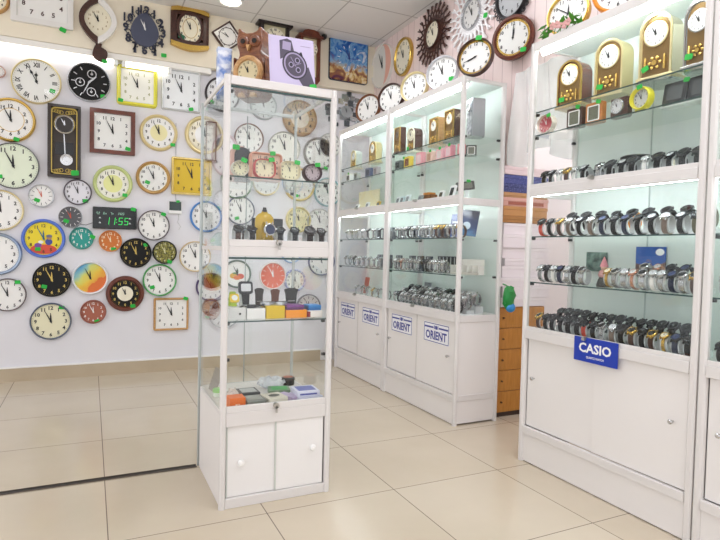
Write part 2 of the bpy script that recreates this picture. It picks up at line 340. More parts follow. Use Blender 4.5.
BACKWALL = [
 ((11, 61.5, 58, 104), 'large round roman-numeral clock with thin gilt rim and white dial, top row under the bulkhead', PALEGOLD, .07, W_, dict(num='roman', hh=.2, k=.78, spade=True, stick=(118, .72), glass=True)),
 ((-15, 36, 97, 142), 'wide gold-rimmed oval clock with a gold inner ring, below the large roman clock', GOLD, .13, W_, dict(k=.72, ring=[(.62, .004, GOLD)], stick=(165, .9))),
 ((-14, 40, 143, 188), 'big clock with pale green dial and thin dark rim, under the gold oval clock', mat('#4c4e52', .3, .5), .04, mat('#e6efd6', .3), dict(hh=.2, stick=(225, .72))),
 ((-24, 24, 189, 231), 'white clock with thin gilt rim, just above the blue-grey clock at the picture edge', PALEGOLD, .09, W_, dict()),
 ((28, 54.5, 184, 207.5), 'small silver clock with white dial and red-orange hands', SILVERF, .12, W_, dict(num='bars', hand_m=mat('#d0583a', .4), stick=(220, .5))),
 ((63.5, 92, 179, 205), 'small white clock with dark plum rim under the long pendulum clock', mat('#3a2a38', .3), .1, mat('#e9e8ee', .3), dict(hh=.22, stick=(140, .85))),
 ((93, 133, 165, 202), 'round clock with glossy lime green frame', mat('#c6d38a', .25, coat=.5), .2, mat('#f4f3e4', .3), dict(inner=[(.6, mat('#e8eaa0', .4))], stick=(135, .85))),
 ((58.5, 82.5, 206, 228.5), 'small charcoal-dial clock with silver rim and orange hands', SILVERF, .1, mat('#55565a', .4), dict(num='bars', num_m=WHITEP, hand_m=mat('#d0583a', .4), stick=(225, .5))),
 ((21, 66, 219, 258), "children's clock with thick blue rim, yellow dial and a red picture", mat('#4f74d6', .3, coat=.5), .17, mat('#efd81f', .35), dict(num_m=mat('#4a3a1a', .5), hand_m=mat('#2f6a8a', .4), stick=(205, .6),
    blobs=[(0, -.66, .72, .3, mat('#d9503a', .5)), (-.3, -.42, .2, .14, mat('#7a4aa0', .5)), (-.15, -.22, .14, .1, mat('#f0efe8', .5)), (.28, -.2, .2, .2, mat('#3d4a9a', .5)), (.3, .08, .15, .15, mat('#b58a5a', .5)), (.3, .16, .17, .09, mat('#6d6f86', .5))])),
 ((69, 94, 227, 249.5), 'small teal clock with white numerals', mat('#1d8f84', .3, coat=.4), .13, mat('#1f9c90', .4), dict(num_m=WHITEP, hand_m=WHITEP, hh=.26, stick=(80, .9))),
 ((99, 122, 230, 252), 'small orange clock with pale numerals under the digital clock', mat('#d8853a', .35), .12, mat('#d07428', .4), dict(num_m=mat('#f6e9c8', .5), hand_m=mat('#f6e9c8', .5), hh=.28, stick=(160, .8))),
 ((-28, 23, 233, 275), 'clock with thick blue-grey metallic rim beside the blue children\'s clock', mat('#9fb0c6', .25, .6), .16, W_, dict()),
 ((136, 171, 161, 194), 'small gold and brown rimmed clock with green logo patch on its white dial', mat('#b99156', .3, .4), .17, W_, dict(stick=(228, .45), glass=True, ring=[(1.0, .004, GOLD)])),
 ((138, 170, 210, 240.5), 'white clock with thin plum-black rim, next to the digital clock', mat('#3b2430', .3), .07, W_, dict(hh=.2, stick=(38, .95))),
 ((140, 178, 114, 151), 'round clock with cream-gold frame and pale yellow centre, beside the dark square wooden clock', mat('#dcc890', .3, coat=.3), .18, W_, dict(inner=[(.55, mat('#efe7b0', .4))], stick=(130, .95))),
 ((186, 224, 115, 155), 'gold-ringed round clock just behind the side glass of the tower', PALEGOLD, .2, CREAM, dict(inner=[(.62, W_)], num_m=mat('#6b5a30', .5))),
 ((120, 152, 238, 268), 'black clock with small gilt numerals, under the plum-rimmed white clock', BLACKD, .1, BLACKD, dict(num_m=NUMG, hand_m=NUMG, stick=(48, .85))),
 ((153, 177, 240.5, 264), 'small black clock with mottled green-gold dial', BLACKD, .1, noisy('camo_dial', '#2a2a1c', '#a9a34a', 60, .5), dict(num_m=mat('#e2dfb0', .5), hand_m=mat('#e2dfb0', .5), stick=(155, .9))),
 ((180, 211, 241, 272), 'white clock with pale wood rim, partly hidden by the corner of the tower', mat('#d8bd86', .35), .07, W_, dict()),
 ((191, 222, 200, 233), 'bright blue rimmed white clock half behind the tower side glass', mat('#3f86d0', .3, coat=.4), .13, W_, dict(hh=.2)),
 ((32, 71.5, 263, 297), 'large plain black clock with gilt numerals', BLACKD, .08, BLACKD, dict(num_m=NUMG, hand_m=NUMG, stick=(225, .55), hh=.2)),
 ((72, 108.5, 261, 295), 'white-rimmed clock with a sky blue and orange picture dial', mat('#eceef2', .3, coat=.4), .13, ramp_mat('sunset_dial', [(-.08, '#dd6f2c'), (-.01, '#e59a34'), (.05, '#e8c43e'), (.09, '#d6d66a'), (.12, '#8fc4c0'), (.18, '#4a9bd0')], (-.75, 0, .66), .35, .1, 14), dict(num=None)),
 ((106, 144.5, 276, 311.5), 'round red-brown wooden clock with black chapter ring and cream centre', REDWOOD, .24, BLACKD, dict(num_m=NUMG, k=.82, hh=.2, inner=[(.55, CREAM)], prof='step', stick=(150, .8), hand_l=(.35, .5))),
 ((143, 177, 264, 296.5), 'white clock with bright green rim above the square clock', mat('#2f9a3c', .3, coat=.4), .1, W_, dict(hh=.2, stick=(225, .62))),
 ((-14, 28.5, 280, 310), 'white oval clock with thin dark rim, below the blue-grey clock', mat('#4a3236', .3), .07, W_, dict(stick=(35, .95))),
 ((29.5, 72, 303, 340), 'lowest clock on the wall, cream dial with bold black numerals and slate blue rim', mat('#46536b', .3, coat=.3), .09, IVORY, dict(hh=.22, stick=(35, .9))),
 ((80, 106.5, 300, 324), 'small terracotta clock with white numerals', mat('#9c5a48', .4), .12, mat('#a9614c', .45), dict(num_m=WHITEP, hand_m=WHITEP, hh=.22, stick=(160, .85))),
 ((197, 225, 272, 302), 'purple-rimmed clock behind the lower side glass of the tower', mat('#4a3566', .3), .12, W_, dict()),
 # seen through the glass tower
 ((236, 263, 122, 154), 'brown-rimmed white clock seen through the top of the glass tower, above the red alarm clock', mat('#8a6350', .3), .07, W_, dict(hh=.2)),
 ((283, 318, 100, 136), 'clock with broad tan wooden numeral ring, seen through the top of the tower', mat('#a9865c', .4), .1, mat('#c2a274', .4), dict(num_m=DARKHAND, hh=.22, inner=[(.58, mat('#eadfcb', .4))])),
 ((270, 300, 130, 166), 'cream clock with thin grey rim behind the salmon alarm clock', mat('#b9b6ac', .3, .5), .07, mat('#eeece2', .3), dict()),
 ((305.5, 334, 136, 171), 'white clock with broad pewter rim behind the plum alarm clock', mat('#85827c', .35, .4), .14, W_, dict(stick=(155, .95))),
 ((211, 240, 133, 176), 'pale pink oval-framed clock seen through the tower side glass', mat('#e0cbd2', .4), .16, mat('#f2ebee', .4), dict(square_up=False)),
 ((228, 254, 195, 226), 'white clock with navy rim behind the watches beside the yellow bottle', mat('#333a5c', .3), .07, W_, dict(hh=.2, stick=(205, .6))),
 ((222, 252, 165, 200), 'green-rimmed clock crossing the level of the tower top shelf', mat('#557a4c', .4), .1, W_, dict()),
 ((254, 279, 166, 197), 'gold-rimmed clock behind the neck of the yellow bottle', PALEGOLD, .12, W_, dict()),
 ((286, 314, 166, 203), 'gold-rimmed clock with a blue-green patch, behind the tower door edge', mat('#d9bf78', .3, .4), .14, W_, dict(stick=(195, .7))),
 ((287, 311, 206, 233), 'all pale yellow clock behind the row of black watches', mat('#e0d193', .4), .16, mat('#ece3b4', .4), dict()),
 ((309, 331, 207, 236), 'white clock with faint grey rim behind the tower corner post', mat('#cfd0cc', .4), .07, W_, dict()),
 ((316, 340, 176, 208), 'white clock with aqua rim close to the tower corner post', mat('#8fb9c0', .35), .1, W_, dict()),
 ((224, 251, 259, 289), 'dark green rimmed clock with a fruit picture dial', mat('#3c5a45', .35), .13, W_, dict(num=None, blobs=[(-.3, -.15, .3, .22, mat('#d9a62a', .5)), (.25, -.2, .32, .22, mat('#d2502e', .5)), (0, -.3, .3, .18, mat('#e0742a', .5)), (0, .15, .1, .26, mat('#4f7a3a', .5)), (-.2, .05, .16, .08, mat('#5c8a40', .5))])),
 ((260, 286.5, 262, 289.5), 'salmon red clock with white rim, seen through the middle of the tower', mat('#f0e6e2', .4), .09, mat('#e2694a', .45), dict(num='bars', num_m=mat('#f3d8cc', .5), hand_m=WHITEP)),
 ((285, 306, 269, 292), 'white clock with blue flower-patterned rim beside the salmon red clock', noisy('blue_flower_rim', '#4a5fae', '#dfe3f2', 70, .4), .18, mat('#efefe4', .4), dict()),
 ((309, 335, 248, 275.5), 'large white clock with navy rim near the tower corner post', mat('#3d4278', .35), .08, W_, dict(hh=.2)),
 ((282, 302, 241, 263.5), 'pale blue rimmed clock hidden half behind the tower middle rail', mat('#8fb2dc', .35), .12, W_, dict()),
 ((297, 321, 294, 320), 'grey clock with dark rim behind the coloured boxes', mat('#54555a', .35), .1, mat('#d9d9d8', .4), dict(num='bars')),
 ((202, 222, 258, 294), 'clock with landscape picture in yellow and green, seen through the tower side glass', mat('#d9dbe0', .35), .1, ramp_mat('landscape_dial', [(-.1, '#a3b26a'), (-.02, '#dccf6a'), (.03, '#c5d2dc'), (.1, '#a3bdd2')], (.2, 0, 1), .4, .05, 12), dict(num=None)),
 ((203, 219, 298, 317), 'small brown clock low behind the tower side glass', mat('#8d6547', .4), .2, mat('#c7a98a', .4), dict(num='bars')),
 ((209, 240, 298, 329), 'plain silver ring clock low behind the tower', SILVERF, .1, mat('#e6e6e6', .4), dict(num='bars')),
 ((206, 240, 76, 112), 'dark-rimmed round clock half behind the top of the tower', mat('#2c2426', .3), .12, mat('#e9eaec', .3), dict(stick=(230, .8))),
 ((250, 278, 92, 119), 'grey clock under the tower roof, over the brown-rimmed white clock', mat('#a9adae', .35, .3), .1, mat('#dfe3e2', .4), dict(num='bars')),
 ((320, 341, 132, 158), 'white clock peeping out beside the tower corner post', mat('#c4c6c4', .4), .09, W_, dict()),
 ((-8, 4.5, 64, 78), 'little white clock cut off by the picture edge beside the roman clock', mat('#c99f92', .4), .14, W_, dict(num='bars')),
]
for px, lab, fm, fw, dm, kw in BACKWALL: wclock(px, lab, fm, fw, dm, **kw)
SQ = dict(shape='rect')
wclock((90, 135.5, 110, 154), 'square clock with dark red-brown wooden frame and white dial', REDWOOD, .2, W_, shape='rect', corner=.004, prof='flat', hh=.2, k=.76, stick=(137, .98), ticks=False, depth=.04, glass=True)
wclock((117, 158, 66, 106), 'square clock with bright yellow edge panels, under the short lamp', mat('#e6e04a', .2, coat=.5), .2, W_, shape='rect', corner=.03, num_m=mat('#a8a878', .4), k=.72, stick=(225, 1.15), inner=[(.93, mat('#f8f8ee', .3))])
wclock((162, 201, 70, 111), 'square white clock with silver edge beside the yellow-edged one', mat('#d8dbdc', .2, .3), .1, mat('#eef1f2', .25), shape='rect', corner=.012, k=.74, hh=.22, stick=(150, 1.0))
wclock((172, 212, 158, 195), 'square clock with golden yellow dial and gilt frame', mat('#d8c27a', .25, .6), .13, mat('#cfae2c', .3, .3), shape='rect', corner=.01, prof='step', hh=.19, k=.76)
wclock((154, 189, 298, 330.5), 'square clock with pale wooden frame, lowest on the wall next to the tower', OAK, .13, W_, shape='rect', corner=.012, hh=.17, k=.74, stick=(40, 1.25))
# rectangular clock with brown side seen through the tower side glass
wclock((206, 216, 122, 161), 'tall narrow white clock with brown side behind the tower side glass', mat('#7a5348', .35), .12, mat('#f0eee6', .3), shape='rect', corner=.006, k=.7, depth=.06)
# black chronograph-style clock with three small dials
c, rx, ry = wall_box(69, 109.5, 62, 101.5)
p = thing('wall_clock', 'black clock with three small silver dials, beneath the leaf-shaped pendulum clock', 'clock', (c.x, YB, c.z), 0, 'wall clocks on the back wall')
z = face(p, ry*1.02, ry, SILVERF, ry*.09, BLACKD, num=None, num_m=SILVERF, hand_m=SILVERF, t=(48, 205), stick=(135, .9))
for dx, dy in ((-.42, -.05), (.12, .42), (.1, -.48)):
    b = MB(FRONT @ T(dx*ry, dy*ry, 0)); b.sweep(rnd(ry*.22, ry*.22, 24), [(0, z-.001), (0, z+.0015), (ry*.04, z+.0015), (ry*.04, z-.001)], cap_back=False); b.box(-.002, .002, 0, ry*.16, z, z+.001); b.cyl(ry*.06, z-.001, z+.001, 12)
    b.build('small_dial', SILVERF, p)
dial_marks(ry*.9, ry*.9, 'bars', FRONT, z+.001, .82, .16, False, False, only=(2, 3, 4, 5, 7, 8, 9, 10, 11)).build('numeral_print', SILVERF, p)
# long pendulum clock
def pendulum_case(px, label):
    c, rx, ry = wall_box(*px); p = thing('pendulum_clock', label, 'clock', (c.x, YB, c.z))
    D = .075
    MB(FRONT).sweep(rrect(rx, ry, .006), [(0, 0), (0, D), (.022, D), (.026, D-.035)]).build('case', noisy('black_brown_lacquer', '#2a211c', '#33271f', 12, .35, coat=.1), p, .002)
    MB(FRONT).prism(rrect(rx-.024, ry-.024, .004)(0), D-.045, D-.04).build('back_panel', mat('#3c332c', .45), p)
    b = MB(FRONT); b.sweep(rrect(rx-.025, ry-.025, .03), [(0, D-.038), (0, D+.001), (.006, D+.001), (.006, D-.038)], cap_back=False)
    for sx in (-1, 1):      # scrolled gilt corners
        for top in (-1, 1):
            for k in range(4): b.tube([(sx*(rx-.04-.018*k)+.014*math.cos(a), top*(ry-.045-.004*k)+.014*math.sin(a), D-.03) for a in [PI*2*i/10 for i in range(10)]], .0028, 6, closed=True)
    b.build('gilt_trim', NUMG, p)
    cz = ry*.48; r = rx*.66
    MB(FRONT @ T(0, cz, 0)).sweep(rnd(r, r), [(0, D-.04), (0, D-.012), (r*.12, D-.005), (r*.24, D-.015), (r*.26, D-.03)], cap_back=False).build('dial_ring', CHROME, p)
    MB(FRONT @ T(0, cz, 0)).cyl(r*.8, D-.036, D-.026, 30).build('dial', mat('#2e2622', .35), p)
    hand(p, 'hour_hand', 358, r*.4, .004, D-.024, FRONT @ T(0, cz, 0), SILVERF); hand(p, 'minute_hand', 330, r*.65, .003, D-.022, FRONT @ T(0, cz, 0), SILVERF)
    MB(FRONT).box(-rx*.55, rx*.55, -ry*.36, -ry*.02, D-.041, D-.037).build('window', mat('#15100e', .1), p)
    q = MB(FRONT); q.box(-.004, .004, -ry*.45, cz-r, D-.03, D-.026, 0, RZ(.05)); q.build('pendulum_rod', SILVERF, p)
    q = MB(FRONT @ T(.015, -ry*.5, 0)); q.lathe([(.045, D-.032), (.045, D-.024), (.03, D-.022), (.028, D-.03)], 24); q.cyl(.012, D-.03, D-.02, 14); q.build('pendulum_bob', CHROME, p)
    sticker(p, rx*.65, -ry*.86, D+.001, FRONT, .028)
    return p
pendulum_case((48, 81, 106, 178), 'long dark brown pendulum clock with gilt scrollwork on the back wall')
# leaf-shaped pendulum clock on the bulkhead
c, rx, ry = wall_box(79, 117, -4, 44, YU)
p = thing('pendulum_clock', 'leaf-shaped pendulum clock, half brown half white, on the beige bulkhead', 'clock', (c.x, YU, c.z))
def leaf(sx, s=1.0, tw=.12):
    o = []
    for i in range(15):
        t = i/14; y = ry*(1-2*t); o.append((sx*rx*s*math.sin(PI*t)**.8, y*s))
    return o
for sx, m, nm in ((-1, DKBROWN, 'brown_half'), (1, mat('#f0eeea', .25, coat=.5), 'white_half')):
    outer = leaf(sx); inner = leaf(sx, .72)[::-1]
    b = MB(FRONT); n = len(outer)
    for k in range(n-1):
        o1, o2 = outer[k], outer[k+1]; i1, i2 = inner[n-1-k], inner[n-2-k]
        b.prism([o1, o2, i2, i1], 0, .045)
    b.build(nm, m, p, 0)
L_ = leaf(1, .76); MB(FRONT).prism(L_+[(-x, y) for x, y in L_[::-1][1:-1]], .006, .02).build('dial', CREAM, p)
dial_marks(rx*.62, rx*.62, 'arabic', FRONT, .0206, .8, .2, False, False).build('numeral_print', mat('#a08a5a', .4), p)
hand(p, 'hour_hand', 357, rx*.32, .004, .022, FRONT, DARKHAND); hand(p, 'minute_hand', 330, rx*.5, .003, .024, FRONT, DARKHAND)
MB(FRONT).prism([(-rx*.35, ry*.88), (rx*.2, ry*.88), (rx*.25, ry*1.12), (-rx*.45, ry*1.12)], 0, .04).build('top_cap', DKBROWN, p)
b = MB(FRONT); b.prism([(-.018, -ry*.95), (.03, -ry*.95), (.02, -ry*1.2), (-.01, -ry*1.2)], .004, .02); b.build('pendulum_rod', DKBROWN, p)
b = MB(FRONT @ T(.015, -ry*1.4, 0) @ RZ(.5)); b.prism([(.075*math.sin(PI*t/10)*(.8 if 1 else 1), .075-.15*t/10) for t in range(11)]+[(-.055*math.sin(PI*t/10), -.075+.15*t/10) for t in range(1, 10)], .004, .022); b.build('pendulum_bob', DKBROWN, p)
sticker(p, .05, -ry*1.68, .024, FRONT, .02)
# black openwork numeral clock
c, rx, ry = wall_box(122, 168, 3, 54, YU)
p = thing('wall_clock', 'blue-black openwork clock with big cut-out numerals standing out around it, on the bulkhead', 'clock', (c.x, YU, c.z), 0, 'clocks on the beige bulkhead')
SL = mat('#474d63', .45)
b = MB(FRONT); b.prism([(rx*.62*math.cos(a)*(1-.25*max(0, math.sin(a))), -ry*.08+ry*.62*math.sin(a)*(1.12 if math.sin(a) > 0 else 1)) for a in [2*PI*i/40 for i in range(40)]], .008, .02); b.build('dial_plate', SL, p)
for i, s in enumerate(ARAB):
    a = PI/2-2*PI*i/12; vs, fs = text_geo(s); hh = ry*.33; b = MB(FRONT)
    M2 = T(rx*.82*math.cos(a), ry*.79*math.sin(a)-ry*.04, 0)
    for f in fs: b.prism([(vs[k].x*hh, vs[k].y*hh) for k in f], .008, .018, 0, M2)
    b.build('cut_out_numeral', mat('#2d3142', .45), p)
for i in range(14):
    b = MB(FRONT); a = 2*PI*i/14+.2; q = (rx*.74*math.cos(a), ry*.72*math.sin(a)-ry*.05)
    b.tube([(q[0]+.022*math.cos(u*.7)*(1-u/9*.6), q[1]+.022*math.sin(u*.7)*(1-u/9*.6), .013) for u in range(9)], .004, 6); b.build('scroll', mat('#2d3142', .45), p)
b = MB(FRONT)
for sx in (-.42, .46): b.prism([(sx*rx-.004, -ry*.6), (sx*rx+.004, -ry*.6), (sx*rx+.012, -ry*.98), (sx*rx-.012, -ry*.98)], .008, .018)
b.build('lower_spikes', mat('#2d3142', .45), p)
hand(p, 'hour_hand', 352, rx*.32, .004, .022, FRONT, WHITEP); hand(p, 'minute_hand', 335, rx*.45, .003, .024, FRONT, WHITEP)
sticker(p, rx*.85, -ry*.92, .02, FRONT, .022)
# brown and gold barrel-shaped square clock
c, rx, ry = wall_box(171, 209, 7, 51, YU)
p = thing('wall_clock', 'square brown clock with gilt arched top and bottom and oval cream dial, on the bulkhead', 'clock', (c.x, YU, c.z), 0, 'clocks on the beige bulkhead')
MB(FRONT).sweep(rrect(rx, ry*.84, .02), [(0, 0), (0, .035), (.02, .045), (.05, .045), (.055, .03)]).build('frame', DKBROWN, p)
for sy, nm in ((1, 'top_arch'), (-1, 'bottom_arch')):
    pts = [(rx*1.0*(-1+2*i/12), sy*(ry*.82+ry*.18*math.sin(PI*i/12))) for i in range(13)]+[(rx*(1-2*i/12), sy*(ry*.66+ry*.1*math.sin(PI*i/12))) for i in range(13)]
    MB(FRONT).prism(pts, .004, .056).build(nm, GOLD, p)
MB(FRONT).sweep(rnd(rx*.72, ry*.78), [(0, .03), (0, .052), (.012, .056), (.03, .04)]).build('dial_ring', DKBROWN, p)
MB(FRONT).prism(rnd(rx*.66, ry*.72)(0), .03, .044).build('dial', CREAM, p)
MB(FRONT).sweep(rnd(rx*.4, ry*.45), [(0, .043), (0, .0455), (.004, .0455), (.004, .043)], cap_back=False).build('inner_ring', GOLD, p)
dial_marks(rx*.64, ry*.7, 'arabic', FRONT, .0446, .8, .2).build('numeral_print', DARKHAND, p)
hand(p, 'hour_hand', 356, rx*.32, .004, .047, FRONT, DARKHAND); hand(p, 'minute_hand', 332, rx*.46, .003, .049, FRONT, DARKHAND)
sticker(p, -rx*.45, -ry*.45, .05, FRONT, .025, mat('#1d6a4a', .5))
# big white rectangular clock, cut by the top of the photograph
c, rx, ry = wall_box(11, 74, -36, 25, YU)
p = thing('wall_clock', 'large white rectangular clock with bold brown numerals, cut off at the picture top', 'clock', (c.x, YU, c.z), 0, 'clocks on the beige bulkhead')
face(p, rx, ry, mat('#e8e6e2', .3), .045, W_, shape='rect', corner=.01, num_m=mat('#4a2c2c', .4), hh=.22, k=.76, prof='flat', stick=(148, 1.25), stick_s=.024)
c, rx, ry = wall_box(-26, 10, -18, 13, YU)
p = thing('wall_clock', 'brown wooden clock cut off at the top corner of the picture, on the bulkhead', 'clock', (c.x, YU, c.z), 0, 'clocks on the beige bulkhead')
face(p, rx, rx, OAK, rx*.2, CREAM)
# green-digit LED clock
c, rx, ry = wall_box(93, 137, 207.5, 229)
p = thing('digital_clock', 'black digital wall clock showing 11:55 in green digits', 'clock', (c.x, YB, c.z))
MB(FRONT).sweep(rrect(rx, ry, .006), [(0, 0), (0, .03), (.004, .034)]).build('case', mat('#1b1d21', .35), p)
MB(FRONT).prism(rrect(rx-.004, ry-.004, .004)(0), .03, .0342).build('display', mat('#0c1412', .12), p)
LED = mat('#2fc455', .5, emit=.7); LEDW = mat('#a9d8c0', .5, emit=.4)
def seg_digits(s, h, M, name, p, m):
    b = MB(M); w = h*.5; t = h*.075; x = 0; sl = .12
    SEG = {'0': 'abcdef', '1': 'bc', '2': 'abged', '4': 'fgbc', '5': 'afgcd', '7': 'abc', '3': 'abgcd', 'n': 'egc', 'o': 'egcd'}
    R = dict(a=(0, w, h-t, h), g=(0, w, h/2-t/2, h/2+t/2), d=(0, w, 0, t), f=(0, t, h/2, h), e=(0, t, 0, h/2), b=(w-t, w, h/2, h), c=(w-t, w, 0, h/2))
    for ch in s:
        if ch == ' ': x += w*2.6; continue
        if ch == ':': b.box(x-h*.08, x+h*.02, h*.25, h*.35, 0, .0008); b.box(x-h*.08, x+h*.02, h*.65, h*.75, 0, .0008); x += h*.2; continue
        for k in SEG.get(ch, ''):
            q = R[k]; b.add([(x+q[0]+sl*q[2], q[2], 0), (x+q[1]+sl*q[2], q[2], 0), (x+q[1]+sl*q[3], q[3], 0), (x+q[0]+sl*q[3], q[3], 0)], [(0, 1, 2, 3)])
        x += w*1.5
    return b.build(name, m, p)
seg_digits('11:55', ry*.66, FRONT @ T(-rx*.45, -ry*.6, .035), 'time_digits', p, LED)
seg_digits('42 0n 7n 1420', ry*.21, FRONT @ T(-rx*.84, ry*.32, .035), 'date_digits', p, LEDW)
b = MB(FRONT)
for x in (-.68, .68):
    for y in (-.05, -.5): b.prism([(x*rx-.01, y*ry), (x*rx+.01, y*ry), (x*rx, y*ry+.014)], .034, .0352)
b.build('arrow_marks', mat('#c9d0d0', .4), p); sticker(p, rx*.84, ry*.9, .035, FRONT, .02)
# wired thermometer
c, rx, ry = wall_box(169, 182, 201, 214)
p = thing('thermometer', 'small grey-screen thermometer with a white base and hanging sensor wire', 'thermometer', (c.x, YB, c.z))
MB(FRONT).sweep(rrect(rx, ry, .006), [(0, 0), (0, .014), (.004, .017)], cap_back=True).build('case', WHITEP, p); MB(FRONT).prism(rrect(rx*.96, ry*.9, .004)(0), 0, .018).build('body', WHITEP, p)
MB(FRONT).box(-rx*.92, rx*.92, -ry*.45, ry*.9, .018, .0192).build('screen', mat('#3c4a48', .25), p)
MB(FRONT).tube([(rx*.1, ry, .008), (.0, ry*3, .004), (.002, ry*8, .003), (0, ry*13, .003)], .0018, 5).build('hanging_wire', mat('#777a76', .5), p)
MB(FRONT).tube([(rx*.5, -ry, .008), (rx*.6, -ry*1.6, .006), (rx*.4, -ry*2.2, .006), (rx*.9, -ry*2.9, .006), (rx*.6, -ry*3.4, .006)], .0018, 5).build('sensor_wire', mat('#b9bbb8', .5), p)
sticker(p, rx*.4, ry*.95, .02, FRONT, .014)
# cable between the two small clocks
tag(MB().tube([tuple(onY(x, y, YB-.004)) for x, y in ((80, 224), (86, 225), (92, 223), (97, 222))], .0025, 6).build('clock_cable', mat('#5a5c5a', .5)), 'short dark cable running from the digital clock to the charcoal-dial clock', 'cable')
# ---------------------------------------------------------------- clocks on the pink right-hand wall (front faces -X)
RW = -PI/2
def rclock(cx, y0, y1, label, frame_m, fw, dial_m, X=XW, turn=0, group='wall clocks on the pink wall', name='wall_clock', ell=1.0, **kw):
    ym = (y0+y1)/2; c = onX(cx, ym, X-.03); r = abs(onX(cx, y0, X-.03).z-onX(cx, y1, X-.03).z)/2*.97
    p = thing(name, label, 'clock', (X-r*math.sin(turn), c.y, c.z), RW+turn, group)
    face(p, r*ell, r, frame_m, fw*r, dial_m, **kw); return p, r
rclock(402, 37, 76, 'oval gold-rimmed clock on the pink wall between the picture clock and the brown sunburst', GOLD, .14, CREAM, ell=.9, stick=None)
rclock(517.5, 16.5, 62, 'red-brown wooden clock with gilt inner rim, on the pink wall above the hanging plastic sheet', REDWOOD, .2, W_, ring=[(1.0, .012, GOLD)], stick=(140, .88), t=(10, 3), prof='step', glass=True, turn=.42)
def sunburst(cx, cy, R0, rdial, label, m, dial_m, rim_m, n=24):
    c = onX(cx, cy, XW-.03); p = thing('sunburst_clock', label, 'clock', (XW, c.y, c.z), RW)
    b = MB(FRONT)
    for k in range(n):
        a = 2*PI*k/n; a2 = 2*PI*(k+1)/n; am = (a+a2)/2
        w = .006
        def bar(r1, t1, r2, t2):
            b.tube([(r1*math.cos(t1), r1*math.sin(t1), .02), (r2*math.cos(t2), r2*math.sin(t2), .02)], R0*.026, 5)
        bar(rdial*.95, a, R0*.62, a); bar(R0*.62, a, R0*.76, am); bar(R0*.62, a2, R0*.76, am) if True else 0
        bar(R0*.76, am, R0*.98, am-(.0)); bar(R0*.76, am, R0*.92, a+.06); bar(R0*.45, am, R0*.62, a); bar(R0*.45, am, R0*.62, a2); bar(rdial*.95, am, R0*.45, am)
    b.build('sunburst_frame', m, p)
    face(p, rdial, rdial, rim_m, rdial*.14, dial_m, depth=.045)
    return p
sunburst(432, 34, .262, .115, 'brown sunburst clock with openwork rays and cream dial on the pink wall', DKBROWN, CREAM, DKBROWN)
p_ = sunburst(471, 14, .285, .115, 'white sunburst clock with openwork rays beside the brown sunburst', mat('#f4f2f2', .3), mat('#d8d6d2', .4), SILVERF)
sticker(p_, .17, -.07, .03, FRONT)
p, r = rclock(511, -32, 19, 'round black clock with scalloped openwork rim, high on the pink wall', mat('#1f1f22', .35), .16, mat('#bfc2c4', .4), stick=(75, 1.0))
b = MB(FRONT)
for k in range(28):
    a = 2*PI*k/28
    b.tube([(r*1.09*math.cos(a)+r*.085*math.cos(u), r*1.09*math.sin(a)+r*.085*math.sin(u), .016) for u in [2*PI*i/8 for i in range(8)]], r*.024, 5, closed=True)
b.build('scalloped_rim', mat('#1f1f22', .35), p)
p, r = rclock(381, 44, 88, 'frameless round glass clock, half white half salmon pink, in the corner beside the picture clock', mat('#e9e4dc', .2), .03, mat('#ece8de', .3), num=None)
MB(FRONT).prism([(0, -r*.97)]+[(r*.97*math.sin(PI*i/16)*1.0, -r*.97*math.cos(PI*i/16)) for i in range(1, 16)]+[(0, r*.97)]+[(r*.35*math.sin(PI*i/8), r*.97*math.cos(PI*i/8)) for i in range(7, 0, -1)][::-1], .018, .0185).build('salmon_half', mat('#eeb6a0', .4), p)
# clocks leaning on the cabinet tops (top surface z=2.19)
ZT = 2.19
def topclock(cx, ytop, label, frame_m, fw, dial_m, X=2.15, group='round clocks leaning on the cabinet tops', lean=.12, turn=.5, **kw):
    c = onX(cx, ytop, X); r = (c.z-ZT)/2; c2 = onX(cx, ytop+14, X)
    p = thing('wall_clock', label, 'clock', (X+.012, c2.y+.012, ZT+r*math.cos(lean)+.001), RW+turn, group, rx=-lean)
    face(p, r, r, frame_m, fw*r, dial_m, **kw); return p
topclock(368.5, 94, 'brown wooden clock leaning on the cabinet top, closest to the back wall', mat('#7a4a2a', .35), .13, W_)
topclock(391.5, 83, 'dark brown clock leaning on the cabinet top, second from the back wall', DKBROWN, .12, W_)
topclock(415, 71.5, 'pale gold clock leaning on the cabinet top over the middle post', PALEGOLD, .13, W_)
topclock(443, 55.5, 'silver-white rimmed clock leaning on the cabinet top, with a green sticker', mat('#d3d3d6', .25, .4), .12, W_, stick=(125, .75))
topclock(476, 38, 'gilt and dark brown clock leaning on the outer corner of the cabinet top', DKBROWN, .1, W_, ring=[(1.02, .014, GOLD)], t=(245, 250), stick=(12, .95))
topclock(570, -8, 'big gold-rimmed clock on top of the blue-sign cabinet, above the green and pink flowers', GOLD, .11, W_, t=(0, 305), prof='step', turn=.35)
topclock(622, -42, 'orange-rimmed clock on top of the blue-sign cabinet', mat('#f0921e', .3, coat=.4), .16, W_, turn=.35)
